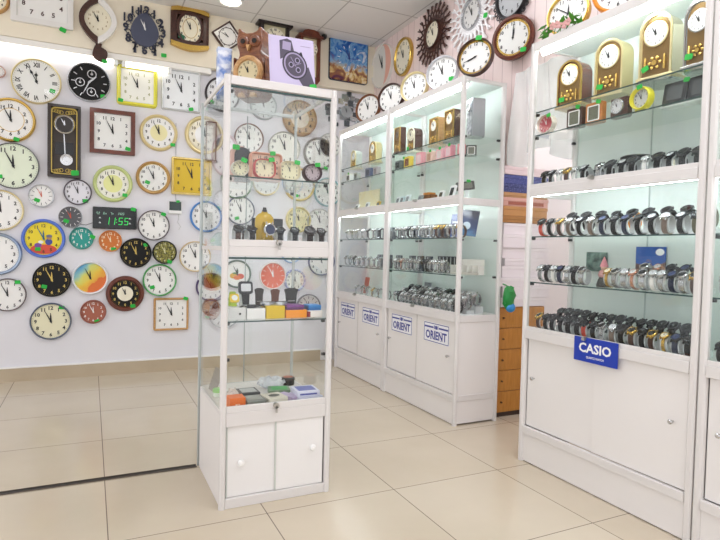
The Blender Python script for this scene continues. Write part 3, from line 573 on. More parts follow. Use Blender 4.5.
# small artificial flower spray on the cabinet top
c = onX(560, 28, 2.09); fl = thing('flower_spray', 'artificial green and pink flower spray lying before the gold clock on the cabinet top', 'flowers', (2.09, c.y, ZT), RW)
b = MB(); g = MB(); q = MB()
for k in range(26):
    x = random.uniform(-.13, .13); y = random.uniform(-.03, .03); z = random.uniform(.02, .075)
    M2 = T(x, y, z) @ RZ(random.uniform(0, 6)) @ RX(random.uniform(-1, 1)); b.prism([(0, -.028), (.014, 0), (0, .03), (-.014, 0)], 0, .002, 0, M2)
for k in range(5):
    x = -.03+.03*k+random.uniform(-.01, .01); z = random.uniform(.02, .045)
    for j in range(5): g.sphere((x+.010*math.cos(j*1.256), -.03, z+.012*math.sin(j*1.256)), .008, .006, .008, 8, 5)
for k in range(6): q.tube([(-.12+.04*k, 0, .004), (-.1+.04*k, -.01, .04), (-.08+.035*k, -.02, .07)], .002, 5)
b.build('leaves', mat('#4f9a2e', .5), fl, recalc=False); g.build('blossoms', mat('#dba6a2', .5), fl); q.build('stems', mat('#5a7a30', .5), fl)
# ---------------------------------------------------------------- on the bulkhead
# picture clock
c, rx, ry = wall_box(330, 369, 34, 82, YU)
p = thing('picture_clock', 'square wall clock with a blue and yellow painted picture on the bulkhead', 'clock', (c.x, YU, c.z), 0)
MB(FRONT).sweep(rrect(rx, ry, .03), [(0, 0), (0, .016), (.006, .02)]).build('board', mat('#2a3148', .2), p)
def painted():
    m = bpy.data.materials.new('painted_scene'); m.use_nodes = True; nt = m.node_tree; b = nt.nodes['Principled BSDF']; L = nt.links.new
    tc = nt.nodes.new('ShaderNodeTexCoord'); sp = nt.nodes.new('ShaderNodeSeparateXYZ'); L(tc.outputs['Object'], sp.inputs[0])
    nz = nt.nodes.new('ShaderNodeTexNoise'); nz.inputs['Scale'].default_value = 9; nz.inputs['Detail'].default_value = 5; nz.inputs['Distortion'].default_value = 1.2; L(tc.outputs['Object'], nz.inputs['Vector'])
    top = nt.nodes.new('ShaderNodeValToRGB'); bot = nt.nodes.new('ShaderNodeValToRGB')
    def st(r, cs):
        e = r.color_ramp.elements; e[0].position, e[0].color = cs[0][0], lin(cs[0][1]); e[1].position, e[1].color = cs[-1][0], lin(cs[-1][1])
        for a, h in cs[1:-1]: x = e.new(a); x.color = lin(h)
    st(top, [(.25, '#173a8c'), (.42, '#2f6fc0'), (.52, '#7fb0d8'), (.6, '#3f7fc6'), (.7, '#cfd8e4')]); st(bot, [(.28, '#5a2f4a'), (.42, '#9c6a4a'), (.5, '#d9b878'), (.58, '#efe2c0'), (.7, '#4a62a8')])
    L(nz.outputs['Fac'], top.inputs[0]); L(nz.outputs['Fac'], bot.inputs[0])
    ma = nt.nodes.new('ShaderNodeMath'); ma.operation = 'MULTIPLY_ADD'; ma.inputs[1].default_value = .5; L(nz.outputs['Fac'], ma.inputs[0]); L(sp.outputs['Z'], ma.inputs[2])
    cr = nt.nodes.new('ShaderNodeValToRGB'); cr.color_ramp.elements[0].position = .13; cr.color_ramp.elements[1].position = .22; L(ma.outputs[0], cr.inputs[0])
    mx = nt.nodes.new('ShaderNodeMix'); mx.data_type = 'RGBA'; L(cr.outputs[0], mx.inputs[0]); L(bot.outputs[0], mx.inputs[6]); L(top.outputs[0], mx.inputs[7]); L(mx.outputs[2], b.inputs['Base Color'])
    b.inputs['Roughness'].default_value = .15; return m
MB(FRONT).prism(rrect(rx-.008, ry-.008, .025)(0), .017, .0205).build('picture', painted(), p)
dial_marks(rx*.62, rx*.62, 'bars', FRONT, .0212, .85, .16, False, False).build('hour_marks', WHITEP, p)
hand(p, 'hour_hand', 358, rx*.35, .006, .023, FRONT, mat('#27408c', .4)); hand(p, 'minute_hand', 332, rx*.52, .004, .025, FRONT, mat('#27408c', .4))
# two crested pendulum clocks
def crest_clock(x0, x1, y0, y1, label, wood):
    c, rx, ry = wall_box(x0, x1, y0, y1, YU); p = thing('pendulum_clock', label, 'clock', (c.x, YU, c.z), 0); D = .1
    MB(FRONT).sweep(rrect(rx*.82, ry*.8, .005), [(0, 0), (0, D), (.025, D), (.03, D-.03)]).build('case', wood, p)
    pts = [(-rx, ry*.68), (-rx, ry*.76), (-rx*.75, ry*.78), (-rx*.55, ry*.9), (-rx*.25, ry*.94), (0, ry), (rx*.25, ry*.94), (rx*.55, ry*.9), (rx*.75, ry*.78), (rx, ry*.76), (rx, ry*.68)]
    MB(FRONT).prism(pts, 0, D+.02).build('crest', wood, p, .004)
    MB(FRONT @ T(0, -ry*.8, 0)).prism([(-rx*.82, 0), (rx*.82, 0), (rx*.6, -ry*.14), (0, -ry*.2), (-rx*.6, -ry*.14)], 0, D).build('lower_moulding', wood, p)
    MB(FRONT).box(-rx*.8, rx*.8, -ry*.78, ry*.78, D-.035, D-.03).build('back_panel', mat('#d8cfa8', .4), p)
    MB(FRONT @ T(0, ry*.3, 0)).cyl(rx*.6, D-.03, D-.012, 30).build('dial', CREAM, p)
    dial_marks(rx*.6, rx*.6, 'roman', FRONT @ T(0, ry*.3, 0), D-.0115).build('numeral_print', DARKHAND, p)
    hand(p, 'hour_hand', 357, rx*.3, .004, D-.009, FRONT @ T(0, ry*.3, 0), DARKHAND); hand(p, 'minute_hand', 331, rx*.45, .003, D-.007, FRONT @ T(0, ry*.3, 0), DARKHAND)
    MB(FRONT @ T(0, -ry*.45, 0)).cyl(rx*.25, D-.03, D-.02, 20).build('pendulum_bob', GOLD, p); MB(FRONT).box(-.004, .004, -ry*.3, ry*.05, D-.03, D-.024).build('pendulum_rod', GOLD, p)
crest_clock(256, 290, 17, 84, 'wall clock with black carved crest, behind the owl and the watch poster', mat('#241c1c', .35))
crest_clock(296, 320, 31, 87, 'brown wooden crested clock partly behind the watch poster, beside the security camera', REDWOOD)
# tilted square clock behind the owl
c, rx, ry = wall_box(216, 240, 20, 52, YU)
p = thing('wall_clock', 'square dark brown clock hung corner-up on the bulkhead behind the owl', 'clock', (c.x, YU, c.z), 0)
MR = FRONT @ RZ(.68)
face(p, rx*.95, rx*.95, DKBROWN, rx*.13, W_, M=MR, shape='rect', corner=.008, ring=[(.9, .006, DKBROWN)])
# security camera
c = onY(325.5, 36, YU-.05); p = thing('security_camera', 'small black security camera on the bulkhead beside the picture clock', 'camera', (c.x, YU, c.z))
MB(FRONT).cyl(.022, 0, .012, 16).build('mount', BLACKP, p); MB(FRONT).tube([(0, 0, .01), (0, .005, .04)], .007, 8).build('arm', BLACKP, p)
MB(FRONT @ T(0, 0, .035) @ RX(.5) @ RY(-.5)).lathe([(.02, 0), (.024, .01), (.024, .06), (.018, .064), (.016, .058)], 18).build('body', BLACKP, p)
# mirror mosaic clock, a cluster of grey squares below the bulkhead
c = onY(346, 112, YB-.02); p = thing('mosaic_clock', 'wall clock surrounded by scattered grey mirror squares, behind the tower corner', 'clock', (c.x, YB, c.z))
b = MB(FRONT)
for k in range(34):
    a = random.uniform(0, 2*PI); rr = random.uniform(.03, .19); s = random.uniform(.016, .034)
    b.box(-s, s, -s, s, .002, random.uniform(.008, .02), k % 3, T(rr*1.05*math.cos(a), rr*math.sin(a), 0))
b.build('mirror_squares', [mat('#9aa3a6', .15, .7), mat('#5d666b', .2, .6), mat('#c3cacb', .12, .8)], p)
MB(FRONT).cyl(.06, .006, .03, 24).build('dial', mat('#a8b0b2', .2, .3), p); hand(p, 'hour_hand', 358, .035, .003, .031, FRONT, DARKHAND); hand(p, 'minute_hand', 331, .05, .002, .033, FRONT, DARKHAND)

# ---------------------------------------------------------------- glass tower (display cabinet in the middle)
CX0, CX1, CY0, CY1, CHT = .487, .983, 2.305, 2.85, 1.80
cab = thing('display_cabinet', 'free-standing glass tower cabinet with white frame in the middle of the floor', 'display cabinet', (CX0, CY0, 0))
GREYAL2 = mat('#b4bab8', .3, .5)
CW, CD = CX1-CX0, CY1-CY0; PT = .026
def post(mb, x, y, z0, z1, r=.013): mb.prism([(x+a, y+b) for a, b in ((-r, -r*.5), (-r*.5, -r), (r*.5, -r), (r, -r*.5), (r, r*.5), (r*.5, r), (-r*.5, r), (-r, r*.5))], z0, z1); return mb
for x in (PT/2, CW-PT/2):
    for y in (PT/2, CD-.009): post(MB(), x+(0 if y < .1 else (-.006 if x < .1 else .006)), y, 0, CHT, PT/2 if y < .1 else .007).build('corner_post', WHITE_AL if y < .1 else GREYAL2, cab)
for x in (PT/2, CW-PT/2): MB().box(x-.012, x+.012, PT/2-.012, PT/2+.012, CHT, CHT+.003).build('post_cap', CHROME, cab)
def frame_rails(z0, z1, nm='rail', sides='fblr'):
    if 'f' in sides: MB().box(PT, CW-PT, .004, .024, z0, z1).build(nm, WHITE_AL, cab, .002)
    if 'b' in sides: MB().box(PT, CW-PT, CD-.018, CD-.006, z1-.016, z1).build(nm, GREYAL, cab, .002)
    for c, k in (('l', 0), ('r', 1)):
        if c in sides: MB().box(.008+k*(CW-.026), .018+k*(CW-.026), PT, CD-PT, z1-.018, z1).build(nm, WHITE_AL, cab, .002)
GREYAL = mat('#c6cbc9', .3, .4)
frame_rails(1.765, 1.80, 'top_rail')
frame_rails(1.062, 1.103, 'middle_rail'); frame_rails(.347, .405, 'lower_rail'); frame_rails(.0, .042, 'plinth_rail', 'f')
MB().box(.02, CW-.02, .02, CD-.02, 1.772, 1.778).build('roof_pane', SHELFG, cab)
MB().box(.02, CW-.02, .02, CD-.02, .396, .405).build('display_floor', mat('#e4e0db', .4), cab)
MB().box(.02, CW-.02, .02, CD-.02, 1.094, 1.102).build('middle_floor', SHELFG, cab)
for z0, z1 in ((1.103, 1.765), (.405, 1.062)):
    MB().box(.011, .015, PT, CD-PT, z0, z1).build('side_pane', GLASS, cab); MB().box(CW-.015, CW-.011, PT, CD-PT, z0, z1).build('side_pane', GLASS, cab)
    for x0, x1, y in ((PT, CW/2+.02, CD-.018), (CW/2-.02, CW-PT, CD-.012)):
        g = MB().box(x0, x1, y, y+.004, z0, z1).build('rear_sliding_pane', GLASS, cab)
        if x0 < .1: continue
        MB().box(x0, x0+.004, y-.001, y+.005, z0, z1).build('pane_edge', mat('#9aa19f', .3, .6), g)
for z0, z1, zs in ((1.103, 1.765, 1.128), (.405, 1.062, .428)):   # front doors with a white bottom sill and lock
    d = MB().box(PT+.001, CW-PT-.001, .010, .014, z1 if 0 else zs, z1-.002).build('front_pane', GLASS, cab)
    MB().box(PT+.001, CW-PT-.001, .006, .020, z0, zs+.004).build('pane_sill', WHITE_AL, d, .002)
    MB().box(PT+.001, CW-PT-.001, .008, .016, z1-.012, z1-.004).build('pane_top_edge', GEDGE, d)
    lk = MB(FRONT @ T(CW*.48, zs-.006, -.006)); lk.cyl(.012, 0, .02, 14); lk.box(-.004, .004, -.03, .0, .016, .02); lk.build('lock', STEEL, d)
for z in (1.393, .786):
    sh = MB().box(.018, CW-.018, .022, CD-.03, z-.003, z+.003).build('shelf', SHELFG, cab)
    MB().box(.018, CW-.018, .0205, .022, z-.003, z+.003).build('shelf_edge', GEDGE, sh)
    b = MB()
    for x in (PT, CW-PT-.014):
        for y in (.03, CD-.05): b.box(x, x+.014, y, y+.016, z-.016, z-.003)
    b.build('shelf_clip', BLACKP, cab)
b = MB()
for x in (PT, CW-PT-.012):
    for z in (.62, 1.735): b.box(x, x+.014, .022, .036, z, z+.012)
b.build('hinge', BLACKP, cab)
# cupboard at the base
MB().box(.008, .014, PT, CD-PT, .001, .388).build('side_panel', PANEL, cab); MB().box(CW-.014, CW-.008, PT, CD-PT, .001, .388).build('side_panel', PANEL, cab); MB().box(PT, CW-PT, CD-.014, CD-.008, .042, .36).build('rear_panel', PANEL, cab)
MB().box(PT, CW-PT, .1, .104, .042, .36).build('inner_panel', PANEL, cab)
for x0, x1, y, kx in ((PT+.006, CW/2+.012, .018, .09), (CW/2-.006, CW-PT-.006, .012, CW-PT-.06)):
    d = MB().box(x0, x1, y, y+.004, .044, .345).build('sliding_door', mat('#efedeb', .3), cab, .001)
    MB(FRONT @ T(kx, .19 if kx < .2 else .215, -y)).lathe([(.006, 0), (.006, .008), (.013, .012), (.015, .018), (.011, .024), (.004, .026)], 18).build('knob', WHITEP, d)
    MB().box(x0-.002, x0+.004, y-.003, y+.006, .044, .345).build('door_edge', mat('#cfd3cc', .4), d)
# ---------------------------------------------------------------- the row of tall cabinets along the wall
RX0, RD, RH = 2.065, .345, 2.19
def tall_cabinet(y1, y0, label, sign, end_far=True, end_near=True, group='tall white display cabinets along the pink wall'):
    """y1 = far end, y0 = near end; local x = depth (0 front), local y = along"""
    W = y1-y0; cab = thing('display_cabinet', label, 'display cabinet', (RX0, y0, 0), 0, group); P = .03
    for x in (P/2, RD-P/2):
        for y in (P/2, W-P/2): post(MB(), x, y, 0, RH, P/2).build('corner_post', WHITE_AL, cab)
    def rails(z0, z1, nm, d=.022):
        MB().box(.001, .001+d, P, W-P, z0, z1).build(nm, WHITE_AL, cab, .002)
        if nm == 'top_rail': z0 = z1-.022
        for y in (P/2, W-P/2): MB().box(P, RD-P, y-.01, y+.01, z0, z1).build(nm, WHITE_AL, cab, .002)
    rails(2.15, RH, 'top_rail'); rails(1.398, 1.442, 'middle_rail'); rails(.655, .70, 'lower_rail'); rails(.152, .19, 'plinth_rail')
    MB().box(.012, .018, P, W-P, 0.005, .155).build('plinth_board', PANEL, cab)
    MB().box(.02, RD-.01, .02, W-.02, 2.172, 2.182).build('roof_panel', mat('#e6efec', .4), cab)
    MB().box(.025, RD-.01, .02, W-.02, 1.432, 1.439).build('middle_floor', SHELFG, cab)
    MB().box(.02, RD-.01, .02, W-.02, .69, .70).build('display_floor', mat('#e6e6e4', .35), cab)
    MB().box(RD-.014, RD-.008, P*.6, W-P*.6, .19, 2.172).build('rear_panel', MINT, cab)
    MB().box(RD-.017, RD-.0145, W*.5-.003, W*.5+.003, .72, 2.15).build('rear_seam', mat('#a9b5b0', .4), cab)
    for y in (.010, W-.014):
        for z0, z1 in ((1.442, 2.15), (.70, 1.398)): MB().box(P, RD-P, y, y+.004, z0, z1).build('side_pane', GLASS, cab)
        MB().box(P, RD-P, y, y+.005, .01, .672).build('side_panel', PANEL, cab)
    for z0, z1 in ((1.442, 2.15), (.70, 1.398)):
        d = MB().box(.010, .014, P, W-P, z0+.014, z1).build('front_pane', GLASS, cab)
        MB().box(.006, .02, P, W-P, z0, z0+.019).build('pane_sill', WHITE_AL, d, .002)
        lk = MB(RZ(RW) @ FRONT @ T(-W*.55, z0+.014, -.006)); lk.cyl(.010, 0, .022, 14); lk.box(-.009, .009, -.008, .004, .02, .026); lk.build('lock', STEEL, d)
    for z in (1.833, 1.713, 1.188, .95):
        sh = MB().box(.024, RD-.02, .02, W-.02, z-.003, z+.003).build('shelf', SHELFG, cab)
        MB().box(.0225, .024, .02, W-.02, z-.003, z+.003).build('shelf_edge', GEDGE, sh)
        b = MB()
        for x in (.03, RD-.05):
            for y in (.016, W-.032): b.box(x, x+.018, y, y+.016, z-.016, z-.003)
        b.build('shelf_clip', BLACKP, cab)
    lp = MB(T(.05, 0, 2.142)).cyl(.013, .04, W-.04, 12, 0, RX(-PI/2)).build('lamp_tube', TUBE, cab)
    MB().box(.032, .068, .03, W-.03, 2.155, 2.172).build('lamp_housing', WHITEP, lp)
    lp = MB(T(.046, 0, 1.41)).cyl(.011, .04, W-.04, 12, 0, RX(-PI/2)).build('lamp_tube', TUBE, cab)
    MB().box(.03, .064, .03, W-.03, 1.42, 1.431).build('lamp_housing', WHITEP, lp)
    # cupboard doors: two sliding panels, the far one further back
    hw = W/2
    for j, (a, c_, x) in enumerate(((P+.003, hw+.008, .016), (hw-.004, W-P-.003, .024))):
        d = MB().box(x, x+.005, a, c_, .194, .652).build('cupboard_door', PANEL, cab, .001)
        ky = a+.06 if j == 0 else c_-.05
        if sign == 'orient': ky = a+.06 if j == 0 else c_-.05
        MB(RZ(RW) @ FRONT @ T(-ky, .43 if sign == 'orient' else .45, -x)).lathe([(.004, 0), (.004, .012), (.009, .014), (.01, .022), (.006, .026)], 14).build('knob', CHROME, d)
        if sign == 'orient':
            # white plate with blue border, bars, emblem and the word
            MB().box(x-.004, x+.007, (c_ if j == 0 else a)-.003, (c_ if j == 0 else a)+.003, .194, .652).build('door_edge', mat('#cfcac6', .4), d)
            M2 = RZ(RW) @ FRONT @ T(-(a+c_)/2+(.015 if j == 0 else -.015), .555, -x+.0008)
            BLUE = mat('#2c3590', .4); pw, ph = .15, .066
            pl = MB(M2); pl.prism(rrect(pw, ph, .002)(0), 0, .0012); s = pl.build('sign_plate', mat('#f1f1f4', .3), d)
            b = MB(M2); b.sweep(rrect(pw-.003, ph-.003, .001), [(0, .001), (0, .0018), (.0045, .0018), (.0045, .001)], cap_back=False)
            for sx in (-1, 1): b.box(min(sx*.032, sx*(pw-.01)), max(sx*.032, sx*(pw-.01)), .03, .041, .001, .0018)
            b.sphere((0, .037, .0015), .014, .014, .0004, 12, 4); b.box(-.024, -.017, .026, .05, .001, .0018); b.box(.017, .024, .026, .05, .001, .0018)
            vs, fs = text_geo('ORIENT'); hh = .058
            wt = max(v.x for v in vs)-min(v.x for v in vs); sx = .25/(wt*hh)
            for e in ((0, 0),): b.text('ORIENT', hh, T(e[0], -.016, .0019+abs(e[0])*.01), 0, sx)
            x_ = -.1
            for lx in (-.06, -.012, .058):        # serifs
                for yy in (-.046, .011): b.box(lx-.007, lx+.007, yy, yy+.003, .001, .0019)
            b.build('sign_lettering', BLUE, d)
    MB().box(.03, .034, P, W-P, .19, .672).build('inner_panel', mat('#d9d6d2', .5), cab)
    if sign == 'casio':
        yc = (onX(575, 351, RX0).y+onX(619, 353, RX0).y)/2-y0; hw_ = (onX(575, 351, RX0).y-onX(619, 353, RX0).y)/2
        M2 = RZ(RW) @ FRONT @ T(-yc, .664, .004); pl = MB(M2); pl.prism(rrect(hw_, .056, .002)(0), 0, .003); s = pl.build('sign_plate', mat('#1437a8', .3), cab)
        b = MB(M2); vs, fs = text_geo('CASIO'); hh = .045; wt = max(v.x for v in vs)-min(v.x for v in vs); sx = hw_*1.48/(wt*hh)
        for e in (0,): b.text('CASIO', hh, T(e-hw_*.02, .009, .0034+abs(e)*.02), 0, sx)
        b.text('QUARTZ WATCH', .0115, T(0, -.034, .0034), 0, .95); b.build('sign_lettering', WHITEP, s)
    return cab
tall_cabinet(4.80, 3.843, 'tall white cabinet with two blue-bordered door plates, next to the back wall', 'orient')
tall_cabinet(3.837, 2.872, 'tall white cabinet with two blue-bordered door plates, ending beside the wooden drawers', 'orient')
tall_cabinet(2.29, 1.336, 'tall white cabinet with a solid blue sign plate under its watches', 'casio')
tall_cabinet(1.330, .38, 'tall white cabinet cut off by the picture edge, next to the blue-sign cabinet', None)
# ---------------------------------------------------------------- watches
# local axes: x along the row, -y towards the viewer, z up; the watch is buckled round an upright loop
ORD = ['', 'first', 'second', 'third', 'fourth', 'fifth', 'sixth', 'seventh', 'eighth', 'ninth', 'tenth', 'eleventh', 'twelfth', 'thirteenth', 'fourteenth', 'fifteenth', 'sixteenth', 'seventeenth', 'eighteenth', 'nineteenth', 'twentieth']
def loop_pt(a, A, B, zc): return (A*math.sin(a), zc+B*math.cos(a))     # a=0 top, negative -> front (-y)
def strap_mesh(A, B, zc, w, th, links):
    b = MB(); n = 30
    for i in range(n):
        a1, a2 = 2*PI*i/n, 2*PI*(i+1)/n; t2 = th*(1.0 if not links or i % 2 else .72); ww = w/2*(1.0 if not links or i % 2 else .96)
        p = []
        for a in (a1, a2):
            y, z = loop_pt(a, A, B, zc); y2, z2 = loop_pt(a, A+t2, B+t2, zc); p.append(((y, z), (y2, z2)))
        v = [(x, *q) for x in (-ww, ww) for q in (p[0][0], p[1][0], p[1][1], p[0][1])]
        b.add(v, [(0, 1, 2, 3), (7, 6, 5, 4), (0, 4, 5, 1), (2, 6, 7, 3)]+([(0, 3, 7, 4), (1, 5, 6, 2)] if links else []))
    return b
def watch_proto(kind, strap_m, case_m, dial_m, A=.0292, B=.0368, w=.0225, big=1.0, links=False, lbl=None, tilt=-38):
    zc = B+.0045; p = thing('wristwatch', 'plain wristwatch pattern before placing', 'watch', (1.5, 1, .1)); th = .0035 if not links else .004
    strap_mesh(A, B, zc, w*big, th, links).build('strap', strap_m, p, smooth=50)
    a = math.radians(tilt); y, z = loop_pt(a, A+th, B+th, zc)
    M = T(0, y, z) @ RX(-a if 0 else 0) @ Matrix.Rotation(-a, 4, 'X')
    r = .0205*big; h = .0105*big
    c = MB(M); c.lathe([(r*.86, -.003), (r, 0), (r*1.02, h*.55), (r, h*.8), (r*.84, h), (r*.78, h*.85)], 24, cap=False); c.lathe([(0.0001, -.003), (r*.86, -.003)], 24, cap=False)
    for sx in (-1, 1):
        for sy in (-1, 1): c.box(sx*r*.5-.002, sx*r*.5+.002, min(sy*r*.8, sy*r*1.25), max(sy*r*.8, sy*r*1.25), -.001, h*.5)
    c.cyl(.003*big, 0, .005, 8, 0, T(r, 0, h*.4) @ RY(PI/2))
    if kind == 'sport':
        for ang in (35, -35): c.cyl(.0028*big, 0, .005, 8, 0, RZ(math.radians(ang)) @ T(r*.98, 0, h*.4) @ RY(PI/2))
        c.sweep(rnd(r*1.02, r*1.02, 24), [(0, h*.6), (0, h*1.1), (r*.2, h*1.1), (r*.22, h*.7)], cap_back=False)
    c.build('case', case_m, p)
    d = MB(M); d.cyl(r*.8, h*.6, h*.84, 24); dd = d.build('dial', dial_m, p)
    lt = dial_m is not BLACKD; hm = DARKHAND if lt else SILVERF
    b = MB(M @ T(0, 0, h*.86))
    for i in range(12): b.box(-r*.03, r*.03, r*.55, r*.72, 0, .0003, 0, RZ(2*PI*i/12))
    b.box(-r*.035, r*.035, -r*.1, r*.4, .0003, .0007, 0, RZ(.15)); b.box(-r*.025, r*.025, -r*.1, r*.65, .0007, .001, 0, RZ(.6)); b.build('hands', hm, dd)
    p['lbl'] = lbl; return p
DKGREY = mat('#3a3b3e', .45); NAVY = mat('#1f2740', .45); TAUPE = mat('#7a6a5e', .5); DBROWN = mat('#4a3024', .5); REDST = mat('#c3402a', .5); ORGST = mat('#e8952a', .5); BRACE = mat('#c4c6c8', .22, .95); ROSE = mat('#d9a58c', .25, .8); OLIVE = mat('#5a5638', .5); GUN = mat('#55585c', .25, .9); WHITEST = mat('#eceae6', .45)
SILD = mat('#dfe2e4', .25, .2)
DKSTEEL = mat('#3d3f43', .25, .8)
PR = dict(
 black=watch_proto('plain', BLK, DKSTEEL, BLACKD, lbl='black strap watch'), blacksport=watch_proto('sport', BLK, DKGREY, BLACKD, big=1.15, lbl='chunky black sports watch'),
 blackwhite=watch_proto('plain', BLK, DKSTEEL, SILD, lbl='pale-dial black strap watch'), navy=watch_proto('plain', NAVY, DKSTEEL, mat('#2a3a66', .3), lbl='navy strap watch'),
 taupe=watch_proto('plain', TAUPE, CHROME, SILD, lbl='taupe strap watch'), brown=watch_proto('plain', DBROWN, GOLD, BLACKD, lbl='brown strap watch'),
 red=watch_proto('sport', REDST, GUN, BLACKD, lbl='red strap watch'), orange=watch_proto('sport', ORGST, DKGREY, BLACKD, big=1.15, lbl='orange strap watch'),
 silver=watch_proto('plain', BRACE, CHROME, BLACKD, links=True, lbl='steel bracelet watch'), silverw=watch_proto('plain', BRACE, CHROME, SILD, links=True, lbl='pale-dial steel watch'),
 gold=watch_proto('plain', GOLD, GOLD, CREAM, links=True, w=.016, big=.85, lbl='small gilt watch'), rose=watch_proto('plain', ROSE, ROSE, SILD, links=True, w=.016, big=.9, lbl='rose gold watch'),
 olive=watch_proto('sport', OLIVE, GUN, BLACKD, lbl='olive strap watch'), white=watch_proto('plain', WHITEST, CHROME, SILD, w=.018, big=.95, lbl='white strap watch'), gun=watch_proto('sport', GUN, GUN, BLACKD, links=True, lbl='dark steel watch'))
# clear plastic cuff under a watch
_cf = MB()
A_, B_ = .0283, .0359; n = 22
for i in range(n):
    a1, a2 = math.radians(-165+330*i/n), math.radians(-165+330*(i+1)/n); q = []
    for a in (a1, a2): q += [loop_pt(a, A_, B_, .0413), loop_pt(a, A_-.0018, B_-.0018, .0413)]
    v = [(x, *c) for x in (-.017, .017) for c in (q[0], q[1], q[3], q[2])]
    _cf.add(v, [(0, 1, 2, 3), (7, 6, 5, 4), (0, 4, 5, 1), (1, 5, 6, 2), (2, 6, 7, 3), (3, 7, 4, 0)])
_cf.box(-.016, .016, -.006, .006, .006, .009)
_co = _cf.build('watch_holder', CLEAR); _cme = _co.data; bpy.data.objects.remove(_co)
def put_watch(kind, x, y, z, label, group, rz=RW, holder=None, jit=.12):
    rz += random.uniform(-jit, jit)
    o = copy_tree(PR[kind], (x, y, z), rz, label, group); del o['lbl']
    if holder:
        h = link('watch_holder', _cme); h.location = (x, y, z); h.rotation_euler = (0, 0, rz); tag(h, holder, 'holder', 'clear plastic holders')
    return o
def row(kinds, x, ya, yb, z, where, end, group, holders=True, start=1, riser=0.0):
    """ya = end nearest the reference, yb = other end"""
    n = len(kinds)
    for i, k in enumerate(kinds):
        y = ya+(yb-ya)*i/(n-1); nm = PR[k]['lbl']; on = ORD[start+i]
        lab = f'{nm}, {on} {end}, {where}'
        put_watch(k, x+random.uniform(-.004, .004), y, z+riser, lab, group, holder=(f'clear cuff of watch {on} {end}, {where}' if holders else None))
        if riser:
            pass
BS = 'from the box stack'
SH = .0035
def riser(x0, x1, y0, y1, z0, z1, label):
    tag(MB().box(x0, x1, y0, y1, z0, z1).build('display_riser', CLEAR), label, 'riser')
ZF = .7005
row(['brown', 'black', 'blacksport', 'black', 'blacksport', 'blacksport', 'red', 'black', 'silver', 'taupe', 'blacksport', 'brown', 'black', 'brown', 'gold', 'navy', 'black'], 2.147, 2.225, 1.412, ZF, 'front row, lowest level, blue-sign cabinet', BS, 'watches in the blue-sign cabinet')
riser(2.20, 2.25, 1.39, 2.18, ZF, ZF+.03, 'clear riser under the back row of black watches in the blue-sign cabinet')
row(['black', 'blacksport', 'blacksport', 'blacksport', 'black', 'gun', 'gun', 'blacksport', 'gun', 'black', 'olive', 'blacksport', 'blacksport', 'blacksport', 'blacksport'], 2.225, 2.15, 1.42, ZF+.0305, 'back row, lowest level, blue-sign cabinet', BS, 'watches in the blue-sign cabinet', holders=False)
z = .95+SH
row(['silverw', 'black', 'white', 'navy', 'silverw', 'black', 'silver'], 2.142, 2.222, 1.95, z, 'front row, middle shelf, blue-sign cabinet', BS, 'watches in the blue-sign cabinet')
row(['gold', 'silver', 'silverw', 'rose', 'silver', 'white', 'silverw', 'navy', 'silver', 'brown'], 2.142, 1.80, 1.395, z, 'front row, middle shelf, blue-sign cabinet', BS, 'watches in the blue-sign cabinet', start=8)
riser(2.20, 2.25, 1.39, 1.72, z, z+.025, 'clear riser carrying five back-row watches on the middle shelf of the blue-sign cabinet')
row(['silver', 'rose', 'black', 'navy', 'silver'], 2.225, 1.68, 1.42, z+.0255, 'back row, middle shelf, blue-sign cabinet', BS, 'watches in the blue-sign cabinet', holders=False)
z = 1.188+SH
row(['red', 'black', 'brown', 'taupe', 'blackwhite', 'taupe', 'navy', 'black', 'navy', 'black', 'blackwhite', 'taupe', 'blackwhite', 'olive'], 2.142, 2.222, 1.40, z, 'front row, upper shelf, blue-sign cabinet', BS, 'watches in the blue-sign cabinet')
riser(2.20, 2.25, 1.38, 2.14, z, z+.026, 'clear riser under the back row of big watches on the upper shelf, blue-sign cabinet')
row(['blacksport', 'blacksport', 'blacksport', 'black', 'orange', 'blacksport', 'blacksport', 'blacksport', 'olive'], 2.225, 2.10, 1.405, z+.0265, 'back row, upper shelf, blue-sign cabinet', BS, 'watches in the blue-sign cabinet', holders=False)
z = 1.4395
row(['black', 'blackwhite', 'white', 'brown', 'white', 'blackwhite'], 2.142, 2.215, 1.96, z, 'row under desk clocks, blue-sign cabinet', BS, 'watches in the blue-sign cabinet')
row(['silver', 'blacksport', 'blackwhite', 'blacksport', 'white', 'blacksport', 'blackwhite', 'blacksport', 'blacksport'], 2.147, 1.87, 1.402, z, 'row under desk clocks, blue-sign cabinet', BS, 'watches in the blue-sign cabinet', start=7)
# watches beginning the next cabinet
row(['black', 'silver'], 2.13, 1.27, 1.20, ZF, 'lowest level, cut-off cabinet', 'from the blue-sign cabinet', 'watches in the cut-off cabinet')
row(['blacksport', 'navy'], 2.13, 1.27, 1.20, 1.188+SH, 'upper shelf, cut-off cabinet', 'from the blue-sign cabinet', 'watches in the cut-off cabinet')
row(['white', 'silver'], 2.13, 1.27, 1.20, .95+SH, 'middle shelf, cut-off cabinet', 'from the blue-sign cabinet', 'watches in the cut-off cabinet')
